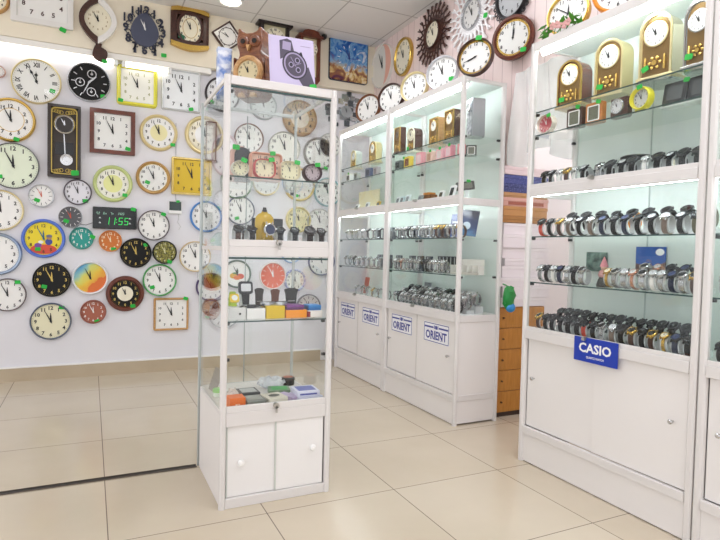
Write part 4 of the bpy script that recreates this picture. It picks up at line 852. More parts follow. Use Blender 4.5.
# cabinets with the plates: far one (3.843-4.80) and near one (2.88-3.837)
BW = 'from the back wall'; GO = 'watches in the cabinets with blue-bordered plates'
FC, NC = 'far plate-door cabinet', 'near plate-door cabinet'
mix = lambda n, base, s: [random.Random(s+i).choice(base) for i in range(n)]
SB = ['silver', 'silverw', 'silver', 'silverw', 'gun']
z = 1.188+SH
row(mix(8, ['silver', 'silverw', 'blackwhite', 'silver'], 1), 2.142, 4.68, 3.92, z, f'upper shelf, {FC}', BW, GO, False)
row(mix(14, ['silver', 'silverw', 'black', 'silver', 'brown', 'silverw'], 20), 2.142, 3.76, 2.95, z, f'upper shelf, {NC}', BW, GO, False)
z = .95+SH
row(mix(9, ['silverw', 'silver', 'gun'], 40), 2.142, 4.70, 3.92, z, f'middle shelf, {FC}', BW, GO, False)
row(mix(14, ['silver', 'gold', 'silverw', 'silver', 'rose', 'gun'], 60), 2.142, 3.77, 3.12, z, f'middle shelf, {NC}', BW, GO, False)
row(['silverw', 'silver', 'silver', 'gold', 'silver', 'silverw'], 2.142, 4.45, 3.92, ZF, f'lowest level, {FC}', BW, GO, False)
for j, (x, nm) in enumerate(((2.14, 'front'), (2.212, 'second'), (2.284, 'rear'))):
    if j:
        riser(x-.03, x+.03, 2.93, 3.79, ZF, ZF+.024*j, f'clear step under the {nm} row of steel watches, near plate-door cabinet')
    row(mix(15, SB, 80+20*j), x, 3.755, 2.965, ZF+.024*j+(.0005 if j else 0), f'{nm} row, lowest level, {NC}', BW, GO, False)
for k in list(PR):     # the patterns themselves are not part of the shop
    o = PR[k]
    for c in o.children_recursive: bpy.data.objects.remove(c)
for k in list(PR):
    if k not in ('black', 'blacksport', 'navy', 'brown', 'gun', 'white'): bpy.data.objects.remove(PR[k]); PR.pop(k)
# (the remaining patterns were stripped as well; rebuild the ones the tower needs)
for k in list(PR): bpy.data.objects.remove(PR[k])
PR = dict(black=watch_proto('plain', BLK, DKSTEEL, BLACKD, lbl='x'), sport=watch_proto('sport', BLK, DKGREY, BLACKD, big=1.2, lbl='x'), brown=watch_proto('plain', DBROWN, GUN, BLACKD, lbl='x'), white=watch_proto('plain', mat('#c9a40f', .35), CHROME, mat('#1f2f55', .3), big=1.3, tilt=-84, lbl='x'))

# ---------------------------------------------------------------- desk clocks in the tall cabinets
def arch(w, h, n=14):     # half width, height: straight sides and a round head
    return [(w, 0)]+[(w*math.cos(PI*i/n), h-w+w*math.sin(PI*i/n)) for i in range(n+1)]+[(-w, 0)]
def mantel(loc, w, h, d, label, body, rim, rz=RW, dial=W_, base=True, ornament=True, stick=True, square=False, group='desk clocks in the tall cabinets', dome=False):
    p = thing('mantel_clock', label, 'clock', loc, rz, group); hw = w/2; hb = h*.07 if base else 0
    F0 = FRONT @ T(0, hb, 0)
    sh = (lambda ww, hh: [(ww, 0), (ww, hh), (-ww, hh), (-ww, 0)]) if square else arch
    MB(F0).prism(sh(hw*.92, h-hb), -d, 0).build('case', body, p, .003)
    o1, o2 = sh(hw*.94, (h-hb)*1.0), sh(hw*.84, (h-hb)*.955); b = MB(F0); n = len(o1)
    for k in range(n): b.prism([o1[k], o1[(k+1) % n], o2[(k+1) % n], o2[k]], 0, .008)
    b.build('front_rim', rim, p)
    cy = (h-hb)*.66 if not square else (h-hb)*.7; r = hw*.7
    MB(F0).prism(sh(hw*.78, (h-hb)*.94), -.001, .001).build('front_panel', mat('#86693c', .3, .5) if not dome else mat('#e6e2d4', .3), p)
    MB(F0 @ T(0, cy, 0)).lathe([(r, .001), (r*1.02, .006), (r*.92, .008), (r*.9, .005)], 26, cap=False).build('bezel', rim, p)
    MB(F0 @ T(0, cy, 0)).cyl(r*.92, .001, .0055, 26).build('dial', dial, p)
    dial_marks(r*.9, r*.9, 'arabic', F0 @ T(0, cy, 0), .006, .8, .18, False, False).build('numeral_print', DARKHAND, p)
    hand(p, 'hour_hand', 358, r*.45, r*.05, .0064, F0 @ T(0, cy, 0), DARKHAND); hand(p, 'minute_hand', 332, r*.68, r*.04, .0078, F0 @ T(0, cy, 0), DARKHAND)
    if ornament:
        b = MB(F0 @ T(0, (h-hb)*.2, .006)); rr = hw*.3
        b.cyl(rr*.5, -.005, .006, 16)
        for k in range(6): b.sphere((rr*math.cos(k*1.047), rr*math.sin(k*1.047), 0), rr*.35, rr*.35, .006, 8, 5)
        for sx in (-1, 1): b.lathe([(hw*.06, -.12*h), (hw*.08, 0), (hw*.05, .1*h)], 8, 0, T(sx*hw*.55, 0, 0) @ RX(-PI/2))
        b.build('pendulum_ornament', GOLD, p)
    if base: MB().box(-hw*1.05, hw*1.05, -.014, d+.01, 0, hb).build('base', rim if not square else body, p, .003)
    if stick: sticker(p, -hw*.5, h*.12, .012, F0, .016)
    return p
def RY_(px, py, X): return onX(px, py, X).y
ZS1, ZS2, ZS0 = 1.833+SH, 1.713+SH, 1.4395
MAHOG = noisy('mahogany', '#5a2a20', '#74392b', 16, .2, stretch=(1, 1, 4), coat=.6); BRASS = mat('#caa95a', .2, .9)
XM = 2.16
mantel((XM, RY_(570, 80, XM), ZS1), .15, .235, .085, 'arched mahogany and gilt desk clock, nearest the hanging plastic sheet', MAHOG, BRASS, rz=RW+.12)
mantel((XM, RY_(609, 68, XM), ZS1), .15, .265, .085, 'arched pale gold desk clock, second from the hanging plastic sheet', PALEGOLD, PALEGOLD, rz=RW+.12)
p = mantel((XM, RY_(656, 46, XM), ZS1+.012), .15, .285, .09, 'tall shining gold desk clock with rotating ornament on an oval base', mat('#e9dcc0', .15, .8), PALEGOLD, rz=RW+.12)
MB(Matrix.Scale(.98, 4, (1, 0, 0))).lathe([(.09, -.012), (.095, -.004), (.08, 0)], 28, 0, T(0, .035, 0)).build('oval_base', CHROME, p)
p = mantel((XM, 1.445, ZS1+.012), .125, .27, .08, 'arched silver desk clock beside the cabinet corner post', mat('#b9bcc0', .2, .8), CHROME)
MB(Matrix.Scale(.9, 4, (1, 0, 0))).lathe([(.07, -.012), (.074, -.004), (.065, 0)], 28, 0, T(0, .035, 0)).build('oval_base', CHROME, p)
# small things on the shelf below
def lcd_clock(loc, w, h, d, label, body, screen='#6b6f60', rz=RW, rx=0.0, stick=(0.5, .95), frame=True, group='small alarm clocks and displays in the tall cabinets', k=1.22):
    w *= k; h *= k if h*k < .1 else .1/h
    p = thing('alarm_clock', label, 'alarm clock', loc, rz, group); F0 = FRONT @ T(0, h/2, 0)
    if rx: F0 = T(0, 0, .005) @ RX(-rx) @ F0
    MB(F0).prism(rrect(w/2, h/2, .006)(0), -d, 0).build('body', body, p, .002)
    if frame: MB(F0).sweep(rrect(w*.36, h*.36, .006), [(0, 0), (0, .003), (.005, .003), (.005, 0)], cap_back=False).build('screen_frame', WHITEP, p)
    MB(F0).prism(rrect(w*.36-.004, h*.36-.004, .004)(0), 0, .0015).build('screen', mat(screen, .2), p)
    if stick: sticker(p, w*.5*stick[0], h*.5*stick[1], .003, F0, .013)
    return p
X2 = 2.125
def ring_clock(loc, r, label, fm, dm, fw=.2, rz=RW, group='small alarm clocks and displays in the tall cabinets', stick=(10, .95), depth=.035, ell=1.0, num='arabic', shape='round', **kw):
    p = thing('alarm_clock', label, 'alarm clock', loc, rz, group)
    M = T(0, 0, r+.004) @ FRONT
    face(p, r*ell, r, fm, fw*r, dm, M=M, depth=depth, stick=stick, stick_s=.013, num=num, hh=.22, shape=shape, **kw)
    b = MB()
    for sx in (-1, 1): b.sphere((sx*r*.5*ell, -depth*.4, .006), .007, .007, .006, 8, 6)
    b.build('feet', fm, p)
    return p
ring_clock((X2, RY_(549, 128, X2), ZS2), .046, 'small crimson-dial octagonal alarm clock at the end nearest the boxes', mat('#eadfd2', .35), mat('#b23a4a', .3), fw=.07, ell=1.2, num_m=WHITEP, hand_m=WHITEP, stick=(35, 1.0))
lcd_clock((X2, RY_(574, 120, X2), ZS2), .078, .095, .03, 'dark brown wooden clock with white-framed grey screen', DKBROWN, stick=(.5, 1.0))
lcd_clock((X2, RY_(593.5, 114, X2), ZS2), .078, .1, .03, 'orange wooden clock with white-framed grey screen', ORGWOOD, stick=(.6, .95))
p = thing('table_clock', 'brown wooden block with round silver dial beside the yellow alarm clock', 'clock', (X2, RY_(619, 107, X2), ZS2), RW)
MB(FRONT @ T(0, .045, 0)).prism(rrect(.045, .045, .008)(0), -.03, 0).build('block', DKBROWN, p, .002); face(p, .034, .034, SILVERF, .005, mat('#d9dadb', .25), M=FRONT @ T(-.005, .05, 0), depth=.012)
ring_clock((X2, RY_(644, 103, X2), ZS2), .05, 'round bright yellow alarm clock with silver dial', mat('#e6dc3a', .3, coat=.4), mat('#c9ccd0', .25), fw=.24, stick=(5, .9))
for px, nm in ((670, 'dark-screen weather display leaning back beside the yellow alarm clock'), (705, 'dark-screen weather display by the cabinet corner post')):
    q = lcd_clock((X2+.02, RY_(px, 96, X2) if px < 700 else 1.425, ZS2+.004), .085, .078, .014, nm, mat('#33363a', .3), '#5a5e60', rx=.18, stick=(.9, .9), frame=False)
    MB().box(-.052, .052, -.01, .05, -.004, 0).build('stand', WHITEP, q)
# black items behind the watches on the floor of the upper part
XB = 2.27
p = thing('gift_box', 'black watch box standing behind the watches, with grey lettering band', 'box', (XB, RY_(600, 160, XB), ZS0), RW)
MB().box(-.075, .075, -.02, .02, 0, .085).build('box_body', mat('#1c1d1f', .4), p, .003); MB().box(-.05, .05, -.0212, -.02, .05, .066).build('print_band', mat('#6a6c70', .4), p)
p = thing('watch_case', 'round black watch case with wide flat lid behind the watches', 'case', (2.25, RY_(637, 150, 2.25), ZS0), RW)
MB().lathe([(.05, 0), (.052, .03), (.05, .1)], 28).build('body', mat('#232325', .4), p); MB().lathe([(.05, .1), (.068, .104), (.07, .112), (.06, .118)], 28).build('lid', mat('#1a1a1c', .35), p); MB().box(-.006, .006, -.0535, -.05, 0, .1).build('clasp_strip', mat('#c9c4a8', .3, .5), p)
p = thing('presentation_case', 'black faceted watch case propped open behind the watches', 'case', (2.26, RY_(673, 145, 2.26), ZS0), RW)
MB(FRONT).prism([(-.07, 0), (.07, 0), (.075, .07), (.02, .105), (-.05, .1), (-.075, .05)], -.05, 0).build('shell', mat('#252628', .35), p, .004); MB(FRONT).prism([(-.045, .012), (.045, .012), (.05, .06), (.01, .08), (-.04, .075)], 0, .003).build('opening', mat('#d8d4c2', .5), p)
def card(px, py, X, z, w, h, label, m, lean=.18, frame=None, name='picture_card'):
    p = thing(name, label, 'card', (X, RY_(px, py, X), z+.002), RW); M = RX(-lean) @ FRONT @ T(0, h/2, 0)
    MB(M).prism(rrect(w/2, h/2, .002)(0), -.006, 0).build('board', m, p)
    return p, M
z = .95+SH
def split_mat(name, stops, ax): return ramp_mat(name, stops, ax, .25, .12, 18)
p, M = card(596.5, 254, 2.385, z+.06, .13, .1, 'small dark green picture card fixed to the back panel above the figurine', noisy('green_photo', '#1f3a34', '#7f9c90', 25, .25), 0)
p, M = card(650, 262, 2.385, z+.05, .155, .14, 'blue and brown picture card fixed to the back panel above the pale watches', split_mat('blue_photo', [(.05, '#5a4c48'), (.11, '#77605a'), (.125, '#2c5fae'), (.2, '#2a55a0')], (0, .0, 1)), 0)
MB(M).prism(rnd(.022, .016, 16)(0), 0, .0012, 0, T(.05, .045, 0)).build('white_emblem', WHITEP, p)
# pink-hatted figurine
p = thing('figurine', 'small figurine with pink pointed hat standing between the watches', 'figurine', (2.14, RY_(604, 270, 2.14), z), RW)
MB().lathe([(.03, 0), (.032, .01), (.024, .035), (.02, .045)], 16).build('dark_base', mat('#3a3a34', .5), p); MB().lathe([(.02, .045), (.026, .055), (.022, .07), (.015, .078)], 14).build('body', mat('#b98a86', .5), p)
MB().sphere((0, 0, .088), .014, .014, .014).build('head', mat('#d9b5a2', .5), p); MB().lathe([(.019, .094), (.012, .115), (.002, .14)], 14).build('hat', mat('#c77f86', .5), p)
# ---------------------------------------------------------------- contents of the cabinets with plates
XO = 2.17
def OY(px, X=XO): return onX(px, 150, X).y
mantel((XO, OY(354), ZS1), .11, .17, .06, 'pale desk clock in the far corner of the top shelf, closest to the back wall', mat('#b8bdb6', .3, .4), PALEGOLD, stick=False)
mantel((XO, OY(373), ZS1), .12, .19, .06, 'gold arched desk clock on the top shelf of the far plate-door cabinet', PALEGOLD, GOLD, stick=False)
mantel((2.105, OY(397.5, 2.105), ZS1), .09, .2, .05, 'dark brown rectangular desk clock just past the middle post', DKBROWN, GOLD, square=True, stick=False, dial=mat('#6a5a4a', .3))
mantel((XO, OY(411), ZS1), .11, .19, .07, 'arched brown desk clock with broad cream front', DKBROWN, CREAM, dial=CREAM)
mantel((XO, OY(433.5), ZS1), .11, .2, .07, 'white-faced gilt desk clock, third of the wooden ones from the middle post', OAK, GOLD, square=True, stick=False)
mantel((XO, OY(449), ZS1), .11, .215, .07, 'dark wood and gilt desk clock just inside the corner post', DKBROWN, GOLD, square=True, stick=False)
p = thing('column_clock', 'tall silver column clock with patterned front in the corner of the top shelf', 'clock', (2.19, 2.97, ZS1), RW-.2)
MB(FRONT).prism(rrect(.042, .125, .012)(0), -.09, 0, 0, T(0, .125, 0)).build('case', mat('#a9adb2', .25, .6), p, .003); MB(FRONT).prism(rrect(.032, .11, .004)(0), 0, .003, 0, T(0, .125, 0)).build('front_panel', noisy('grey_pattern', '#4a5260', '#d5d9de', 45, .3), p)
face(p, .026, .026, SILVERF, .004, W_, M=FRONT @ T(0, .19, .003), depth=.008)
# second shelf: row of small alarm clocks
PINK = mat('#eda7b0', .35); YEL = mat('#e4c93a', .35)
X3 = 2.12
row2 = [(348.5, .07, .06, WHITEP, '#3f4444', 'white alarm clock with grey screen and green sticker, at the back wall end', (.4, 1.05)), (356, .06, .055, mat('#a9b0ae', .4), '#5f6866', 'grey alarm clock, second from the back wall', None), (368, .075, .065, mat('#4a5578', .4), '#39415a', 'dark blue alarm clock in the far plate-door cabinet', None), (375.5, .06, .06, mat('#b5aeb0', .4), '#8f8588', 'grey and red box-shaped alarm clock beside the middle post', None),
        (398, .07, .06, mat('#5f6c68', .35), '#3a4442', 'slate grey alarm clock past the middle post', None), (407, .07, .07, YEL, '#7a4a2a', 'yellow framed alarm clock with brown screen', (-.9, .9)), (419, .065, .075, PINK, '#f3d3d6', 'pink alarm clock beside the yellow framed one', None), (429, .06, .065, mat('#e8c7b8', .4), '#c9a08a', 'beige-pink alarm clock with green sticker', (.6, 1.0)), (439, .06, .065, mat('#f0b9c2', .35), '#e9dcdc', 'light pink alarm clock, third from the corner post', (.4, 1.0)), (448, .06, .07, mat('#ea9fae', .35), '#f1d0d6', 'rosy alarm clock by the corner post', (.5, 1.0))]
for px, w, h, m, sc, lab, st_ in row2: lcd_clock((X3, OY(px, X3), ZS2), w, h, .035, lab, m, sc, stick=st_, frame=False)
lcd_clock((2.2, 2.955, ZS2), .055, .06, .03, 'small dark grey alarm clock at the glass end pane', mat('#4e524c', .4), '#777a6c', frame=True, stick=None, rz=RW+.9)
lcd_clock((2.12, 2.955, ZS2), .04, .06, .03, 'small pink-red alarm clock right behind the corner post', mat('#d98a8e', .4), '#e9c9ca', frame=False, rz=RW+.7)
# floor of the upper part: leaning frames, boxes
for px, m, lab, h in ((341, WHITEP, 'tiny white watch stand nearest the back wall', .04), (357, WHITEP, 'small white leaning clock card beside the cream panel', .05), (367, mat('#dfe2e2', .3), 'small silver leaning clock card', .055), (378, mat('#d9b75a', .3, .4), 'small gilt leaning clock card by the middle post', .05),
                   (397.5, mat('#cfd6d6', .3), 'leaning clear-framed clock past the middle post', .06), (401.5, mat('#b9cfd4', .3), 'leaning pale blue framed clock', .06), (407, mat('#dce8ea', .3), 'leaning white-blue framed clock', .065), (420, mat('#8b8f90', .3), 'leaning grey framed clock', .05), (440.5, mat('#e9ecec', .3), 'leaning white clock with black square face', .06), (451, mat('#f1f2f2', .3), 'largest leaning white clock, against the corner post', .08)):
    lcd_clock((2.115, OY(px, 2.115), ZS0), .05, h, .012, lab, m, '#2e3436' if 'black' in lab or 'largest' in lab else '#7d8486', rx=.3, stick=None, frame=False)
p = thing('storage_box', 'brown carton with orange lid among the leaning clocks', 'box', (2.22, OY(430, 2.22), ZS0), RW)
MB().box(-.07, .07, -.03, .03, 0, .07).build('carton', mat('#7a4a34', .5), p, .003); MB().box(-.02, .05, -.035, .025, .07, .085).build('lid', mat('#d98a3a', .5), p)
tag(MB().box(2.24, 2.25, 4.30, 4.70, ZS0, ZS0+.19).build('upright_board', mat('#e2d7b0', .5), None, .001), 'cream upright panel at the back of the far plate-door cabinet', 'panel')
p = thing('handbag_clock', 'flat dark grey case with green sticker near the glass end pane', 'case', (2.2, 2.99, ZS0+.002), RW+.9)
MB(FRONT).prism(rrect(.06, .028, .008)(0), -.02, 0, 0, RZ(.12) @ T(0, .09, 0)).build('case', mat('#4a4b48', .4), p, .002); MB(FRONT).prism(rrect(.045, .018, .004)(0), 0, .002, 0, RZ(.12) @ T(0, .09, 0)).build('screen', mat('#7c7f76', .3), p); MB().box(-.012, .012, .002, .018, 0, .075).build('stand', CLEAR, p); sticker(p, .01, .12, .003, FRONT, .013)
# dark watch boxes standing in rows behind the steel watches
WBX = mat('#3b3f46', .4)
def box_row(n, ya, yb, z, h, where):
    for i in range(n):
        y = ya+(yb-ya)*i/max(1, n-1); p = thing('watch_box', f'dark watch box, {ORD[i+1]} from the back wall, {where}', 'box', (2.27, y, z), RW, 'upright watch boxes behind the steel watches')
        MB().box(-.03, .03, -.015, .015, 0, h).build('box_body', WBX, p, .003); MB().box(-.004, .004, -.0165, -.0148, .006, h-.006).build('pale_stripe', mat('#b8bcbc', .4), p)
box_row(4, 4.35, 3.95, 1.188+SH, .1, 'upper shelf, far plate-door cabinet'); box_row(6, 3.74, 3.34, 1.188+SH, .105, 'upper shelf, near plate-door cabinet')
box_row(3, 4.3, 3.97, .95+SH, .11, 'middle shelf, far plate-door cabinet'); box_row(3, 3.76, 3.52, .95+SH, .11, 'middle shelf, near plate-door cabinet'); box_row(5, 3.36, 3.18, .95+SH, .115, 'beside the pale tray, near plate-door cabinet')
p, M = card(453, 225, 2.25, 1.188+SH, .1, .17, 'dark blue leaflet with white script standing behind the corner post', mat('#3a4a78', .3), .15)
MB(M).text('Orient', .022, T(0, .03, .0006)).build('script', WHITEP, p)
p = thing('picture_card', 'blue night-sky watch poster leaning at the glass end pane', 'card', (2.2, 2.98, 1.188+SH+.022), RW+.75); M = RX(-.18) @ RY(.12) @ FRONT @ T(0, .08, 0)
MB(M).prism(rrect(.06, .085, .002)(0), -.006, 0).build('board', split_mat('night_photo', [(-.02, '#20304e'), (.06, '#5d84a8'), (.12, '#2c4066'), (.2, '#1a2436')], (.4, 0, 1)), p); MB(M).prism(rnd(.026, .026, 20)(0), 0, .001, 0, T(-.01, -.02, 0)).build('watch_print', mat('#b9c7d2', .3), p)
# pale tray with five slots at the end pane
p = thing('watch_tray', 'pale open watch tray with white dividers at the glass end pane', 'tray', (2.24, 3.03, .95+SH), RW+.35)
MB(FRONT).prism([(-.11, 0), (.11, 0), (.11, .1), (-.11, .1)], -.05, -.046, 0).build('tray_back', mat('#d9d5cc', .5), p)
b = MB()
for k in range(6): b.box(-.11+.0436*k, -.106+.0436*k, -.02, .048, 0, .09 if 0 else .06)
b.build('divider', mat('#e9e6e0', .5), p); MB().box(-.11, .11, -.02, .048, 0, .012).build('tray_floor', mat('#c9c4b8', .5), p)
p, M = card(426, 285, 2.325, ZF, .09, .16, 'tilted dark grey leaflet behind the steel watches', mat('#6a6f74', .35), .1)
p, M = card(365, 290, 2.27, ZF, .08, .15, 'rust-red leaflet standing on the lowest level of the far plate-door cabinet', mat('#9c4a34', .4), .15)
# ---------------------------------------------------------------- boxes, drawers and plastic in the gap between the tall cabinets
DRW = noisy('drawer_wood', '#b3762c', '#c08438', 12, .4, stretch=(5, 1, 1))
for k in range(5):
    z0 = .03+.142*k; p = thing('drawer_box', ['lowest', 'second lowest', 'middle', 'second highest', 'topmost'][k]+' orange wooden drawer of the stack beside the plate-door cabinet', 'drawer', (2.645, 2.93, z0), 0, 'stacked orange wooden drawers')
    MB().box(-.2, .2, 0, .045, 0, .139).build('drawer_front', DRW, p, .004); MB().box(-.19, .19, .045, .055, .005, .134).build('drawer_carcass', DRW, p)
    MB(FRONT @ T(-.16, .07, 0)).cyl(.006, 0, .012, 10).build('peg_handle', mat('#5c3a18', .5), p)
tag(MB().box(2.45, 2.82, 2.935, 2.985, 0, .0295).build('drawer_plinth', mat('#3a2a1e', .5)), 'dark low plinth under the stack of orange drawers', 'plinth')
z0 = .741
WBOX = [(.06, .0), (.075, .02), (.06, -.03), (.08, .01), (.05, .03), (.07, .015), (.09, .0), (.078, .02)]
for k, (h, dx) in enumerate(WBOX):
    p = thing('cardboard_box', f'flat white cardboard box, {ORD[k+1]} up from the orange drawers', 'box', (2.65+dx, 2.93+random.uniform(-.008, .008), z0), random.uniform(-.03, .03), 'flat white boxes stacked on the drawers')
    MB().box(-.2, .2, 0, .05, 0, h-.012).build('tray', mat('#efe6e8', .5), p, .002); MB().box(-.203, .203, -.003, .053, h-.022, h-.001).build('lid', mat('#f1e9ea', .45), p, .002); z0 += h
for h, m, lab in ((.045, '#a8743a', 'thin ochre box under the orange one in the box stack'), (.065, '#c08a50', 'orange-brown box below the pink patterned box'), (.057, '#d9a79a', 'pink box with brown printed band in the box stack'), (.034, '#b98a5a', 'thin brown box under the dark blue boxes'), (.057, '#26306a', 'lower dark blue box with pale speckles'), (.06, '#2c3880', 'upper dark blue box with pale speckles'), (.056, '#e9d3d3', 'pale pink box topping the box stack')):
    p = thing('cardboard_box', lab, 'box', (2.64, 2.925+random.uniform(-.006, .006), z0), random.uniform(-.02, .02))
    mm = mat(m, .5) if 'speckle' not in lab else noisy('speckled_'+lab[:5], m, '#7f88c8', 130, .5, lo=.5, hi=.75)
    MB().box(-.19, .19, 0, .05, 0, h-.014).build('carton', mm, p, .002); MB().box(-.193, .193, -.003, .053, h-.024, h-.001).build('lid', mm, p, .002); z0 += h
    if 'printed' in lab: MB().box(-.15, .15, -.0016, 0, .008, .03).build('print_band', mat('#a35a44', .5), p)
p = thing('hanging_bag', 'green and blue plastic bag hanging beside the wooden drawers', 'bag', (2.445, 2.835, .72), 0)
b = MB(); b.sphere((0, 0, .09), .045, .025, .08, 14, 9)
for i, v in enumerate(b.v): v.x += random.uniform(-.009, .009); v.y += random.uniform(-.006, .006); v.z += random.uniform(-.008, .008)
b.build('green_bag', mat('#1f8a3c', .3), p)
b = MB(); b.sphere((.008, -.008, .028), .036, .024, .032, 12, 8)
b.build('blue_bottom', mat('#2f8fd0', .3), p); MB().tube([(-.01, 0, .16), (-.012, .02, .172), (-.016, .045, .178)], .004, 6).build('handle', mat('#1f8a3c', .3), p)
# hanging clear plastic sheet
b = MB(); nx, nz = 26, 10; v = []; f = []
for side in (0, 1):
    for j in range(nz+1):
        for i in range(nx+1):
            u, w_ = i/nx, j/nz
            v.append((2.47-.055*math.sin(u*19+w_*2)*(.3+.7*w_)-.012*math.sin(u*37+3)*w_+side*.0015, 2.31+.555*u, 2.26-(.56+.05*math.sin(u*9))*w_))
N_ = (nx+1)*(nz+1)
for j in range(nz):
    for i in range(nx):
        a = j*(nx+1)+i; f.append((a, a+1, a+nx+2, a+nx+1)); f.append((N_+a, N_+a+nx+1, N_+a+nx+2, N_+a+1))
b.add(v, f); p = thing('plastic_sheet', 'clear plastic sheet hanging in folds between the tall cabinets', 'plastic sheet', (0, 0, 0))
b.build('sheet', clear_mat('hanging_plastic', (.93, .94, .93, 1), .42), p, recalc=False, smooth=80); MB().tube([(2.5, 2.30, 2.262), (2.5, 2.87, 2.262)], .007, 8).build('hanging_rod', WHITEP, p)
# ---------------------------------------------------------------- contents of the glass tower (faces -Y)
def tx(px, py, Y): return onY(px, py, Y).x
Z1, Z2, Z3, Z4 = 1.3965, 1.1025, .7895, .4055
TG = 'alarm clocks on the tower top shelf'
YA = 2.40
ring_clock((tx(239, 168, YA), YA, Z1), .034, 'cream alarm clock with green sticker, closest to the tower post on its top shelf', mat('#d9d4c6', .35), IVORY, fw=.14, rz=0, group=TG, stick=(20, 1.05), ell=1.1)
ring_clock((tx(263.5, 168, YA), YA, Z1), .042, 'red rounded-square alarm clock on the tower top shelf', mat('#c9343c', .3, coat=.4), IVORY, fw=.14, rz=0, group=TG, stick=(30, 1.05), ell=1.15, shape='rect', corner=.03)
ring_clock((tx(265, 158, 2.52), 2.52, Z1), .066, 'salmon square alarm clock behind the red one', mat('#e0a58e', .35), mat('#e9cdb8', .35), fw=.16, rz=0, group=TG, stick=(20, 1.0), ell=1.15, shape='rect', corner=.02)
ring_clock((tx(288.5, 170, YA), YA, Z1), .042, 'cream rounded-square alarm clock between the red and the plum ones', mat('#e2d6b8', .35), IVORY, fw=.13, rz=0, group=TG, stick=(35, 1.05), ell=1.12, shape='rect', corner=.03)
ring_clock((tx(311, 172, YA), YA, Z1), .041, 'round plum-black alarm clock with pinkish silver dial', mat('#3c2632', .3), mat('#cdbfc4', .25), fw=.2, rz=0, group=TG, stick=(25, .95), ell=1.08)
p = thing('alarm_clock', 'dark dome-backed alarm clock with pink side, highest beside the tower post', 'alarm clock', (tx(240, 158, 2.55), 2.55, Z1), 0, TG)
MB(FRONT).prism(arch(.045, .165), -.03, .0).build('body', mat('#cfa79c', .4), p, .004); MB(FRONT @ T(.012, 0, 0)).prism(arch(.038, .158), 0, .006).build('dark_front', mat('#3a3a3e', .3), p, .002); sticker(p, -.02, .155, .007, FRONT, .016)
p_ = thing('alarm_clock', 'translucent white alarm clock behind the cream rounded-square one', 'alarm clock', (tx(294, 158, 2.6), 2.6, Z1), 0, TG)
MB(FRONT).prism(arch(.04, .1), -.03, 0).build('body', mat('#dfe3df', .3), p_, .003); MB(FRONT @ T(0, .055, 0)).cyl(.03, 0, .003, 22).build('dial', W_, p_); dial_marks(.028, .028, 'arabic', FRONT @ T(0, .055, 0), .0034).build('numeral_print', DARKHAND, p_); sticker(p_, -.01, .095, .002, FRONT, .016)
# yellow bottle-shaped watch stand
YBt = 2.44
p = thing('watch_stand', 'yellow bottle-shaped display stand with dark neck cap in the tower', 'display stand', (tx(264.5, 215, YBt), YBt, Z2), 0)
b = MB(Matrix.Scale(.5, 4, (0, 1, 0))); b.lathe([(.041, 0), (.043, .004), (.043, .115), (.04, .132), (.028, .146), (.015, .152), (.013, .158)], 26); b.build('bottle_body', mat('#c9a40f', .3, coat=.4), p)
MB().lathe([(.011, .156), (.011, .165), (.008, .168), (.008, .176)], 16).build('neck_cap', mat('#3c3a38', .3, .6), p)
put_watch('white', tx(267, 222, 2.385), 2.385, Z2+.03, 'silver-bezel watch worn by the yellow bottle-shaped stand', 'watches in the glass tower', 0)
tag(MB().box(tx(267, 222, 2.385)-.018, tx(267, 222, 2.385)+.018, 2.36, 2.41, Z2, Z2+.0295).build('watch_plinth', CLEAR), 'clear plinth below the silver-bezel watch of the yellow stand', 'plinth')
tag(MB().box(tx(252, 215, 2.56), tx(283, 215, 2.56), 2.56, 2.566, Z2, Z2+.135).build('backing_card', mat('#3a3f44', .35)), 'dark card standing behind the yellow bottle-shaped stand', 'card')
WG = 'watches in the glass tower'; n_ = 0
for px, kind, lab in ((237, 'brown', 'brown strap watch nearest the tower post'), (250, 'black', 'black strap watch between the brown one and the yellow bottle'), (279, 'black', 'small black watch just past the yellow bottle'),
                      (293, 'black', 'black watch, second past the yellow bottle'), (308, 'sport', 'large black sports watch in the tower, second from the corner hinge'), (319.5, 'black', 'black watch in the tower nearest the corner hinge')):
    x = tx(px, 230, 2.375); put_watch(kind, x, 2.375, Z2, lab, WG, .0, 'clear cuff holding the '+lab)
put_watch('brown', tx(240, 229, 2.45), 2.45, Z2, 'coiled brown strap behind the first brown watch', WG, .5)
for k in list(PR):
    for c in PR[k].children_recursive: bpy.data.objects.remove(c)
    bpy.data.objects.remove(PR[k])
# middle compartment: row of cartons with things on them
YC = 2.36
def carton(px0, px1, top, m, label, z=Z3, d=.09, Y=YC, lid=None, bottom=None, tape=None):
    x0, x1 = tx(px0, top, Y), tx(px1, top, Y); h = onY((px0+px1)/2, top, Y).z-z
    p = thing('carton', label, 'box', ((x0+x1)/2, Y, z), 0); w = (x1-x0)/2
    MB().box(-w, w, 0, d, 0, h*.72 if lid else h).build('box_body', m, p, .002)
    if lid: MB().box(-w*1.01, w*1.01, -.001, d+.001, h*.68, h).build('lid', lid, p, .002)
    if tape: tape(p, w, h)
    return p, h, (x0+x1)/2
def speck(p, w, h): MB(FRONT).cyl(.005, 0, .001, 10, 0, T(w*.3, h*.5, 0)).build('printed_dot', BLK, p)
_, h1, xa = carton(229, 246, 308, mat('#dcdcda', .5), 'pale grey carton with a black dot at the tower post', tape=speck)
_, h2, xb = carton(247, 265.5, 308.5, mat('#efeeec', .5), 'plain white carton between the grey and yellow ones')
_, h3, xc = carton(266.5, 285, 306, mat('#dcb90f', .45), 'yellow carton in the middle of the row')
_, h4, xd = carton(286, 307, 310, mat('#f2950f', .4), 'orange carton under the purple box')
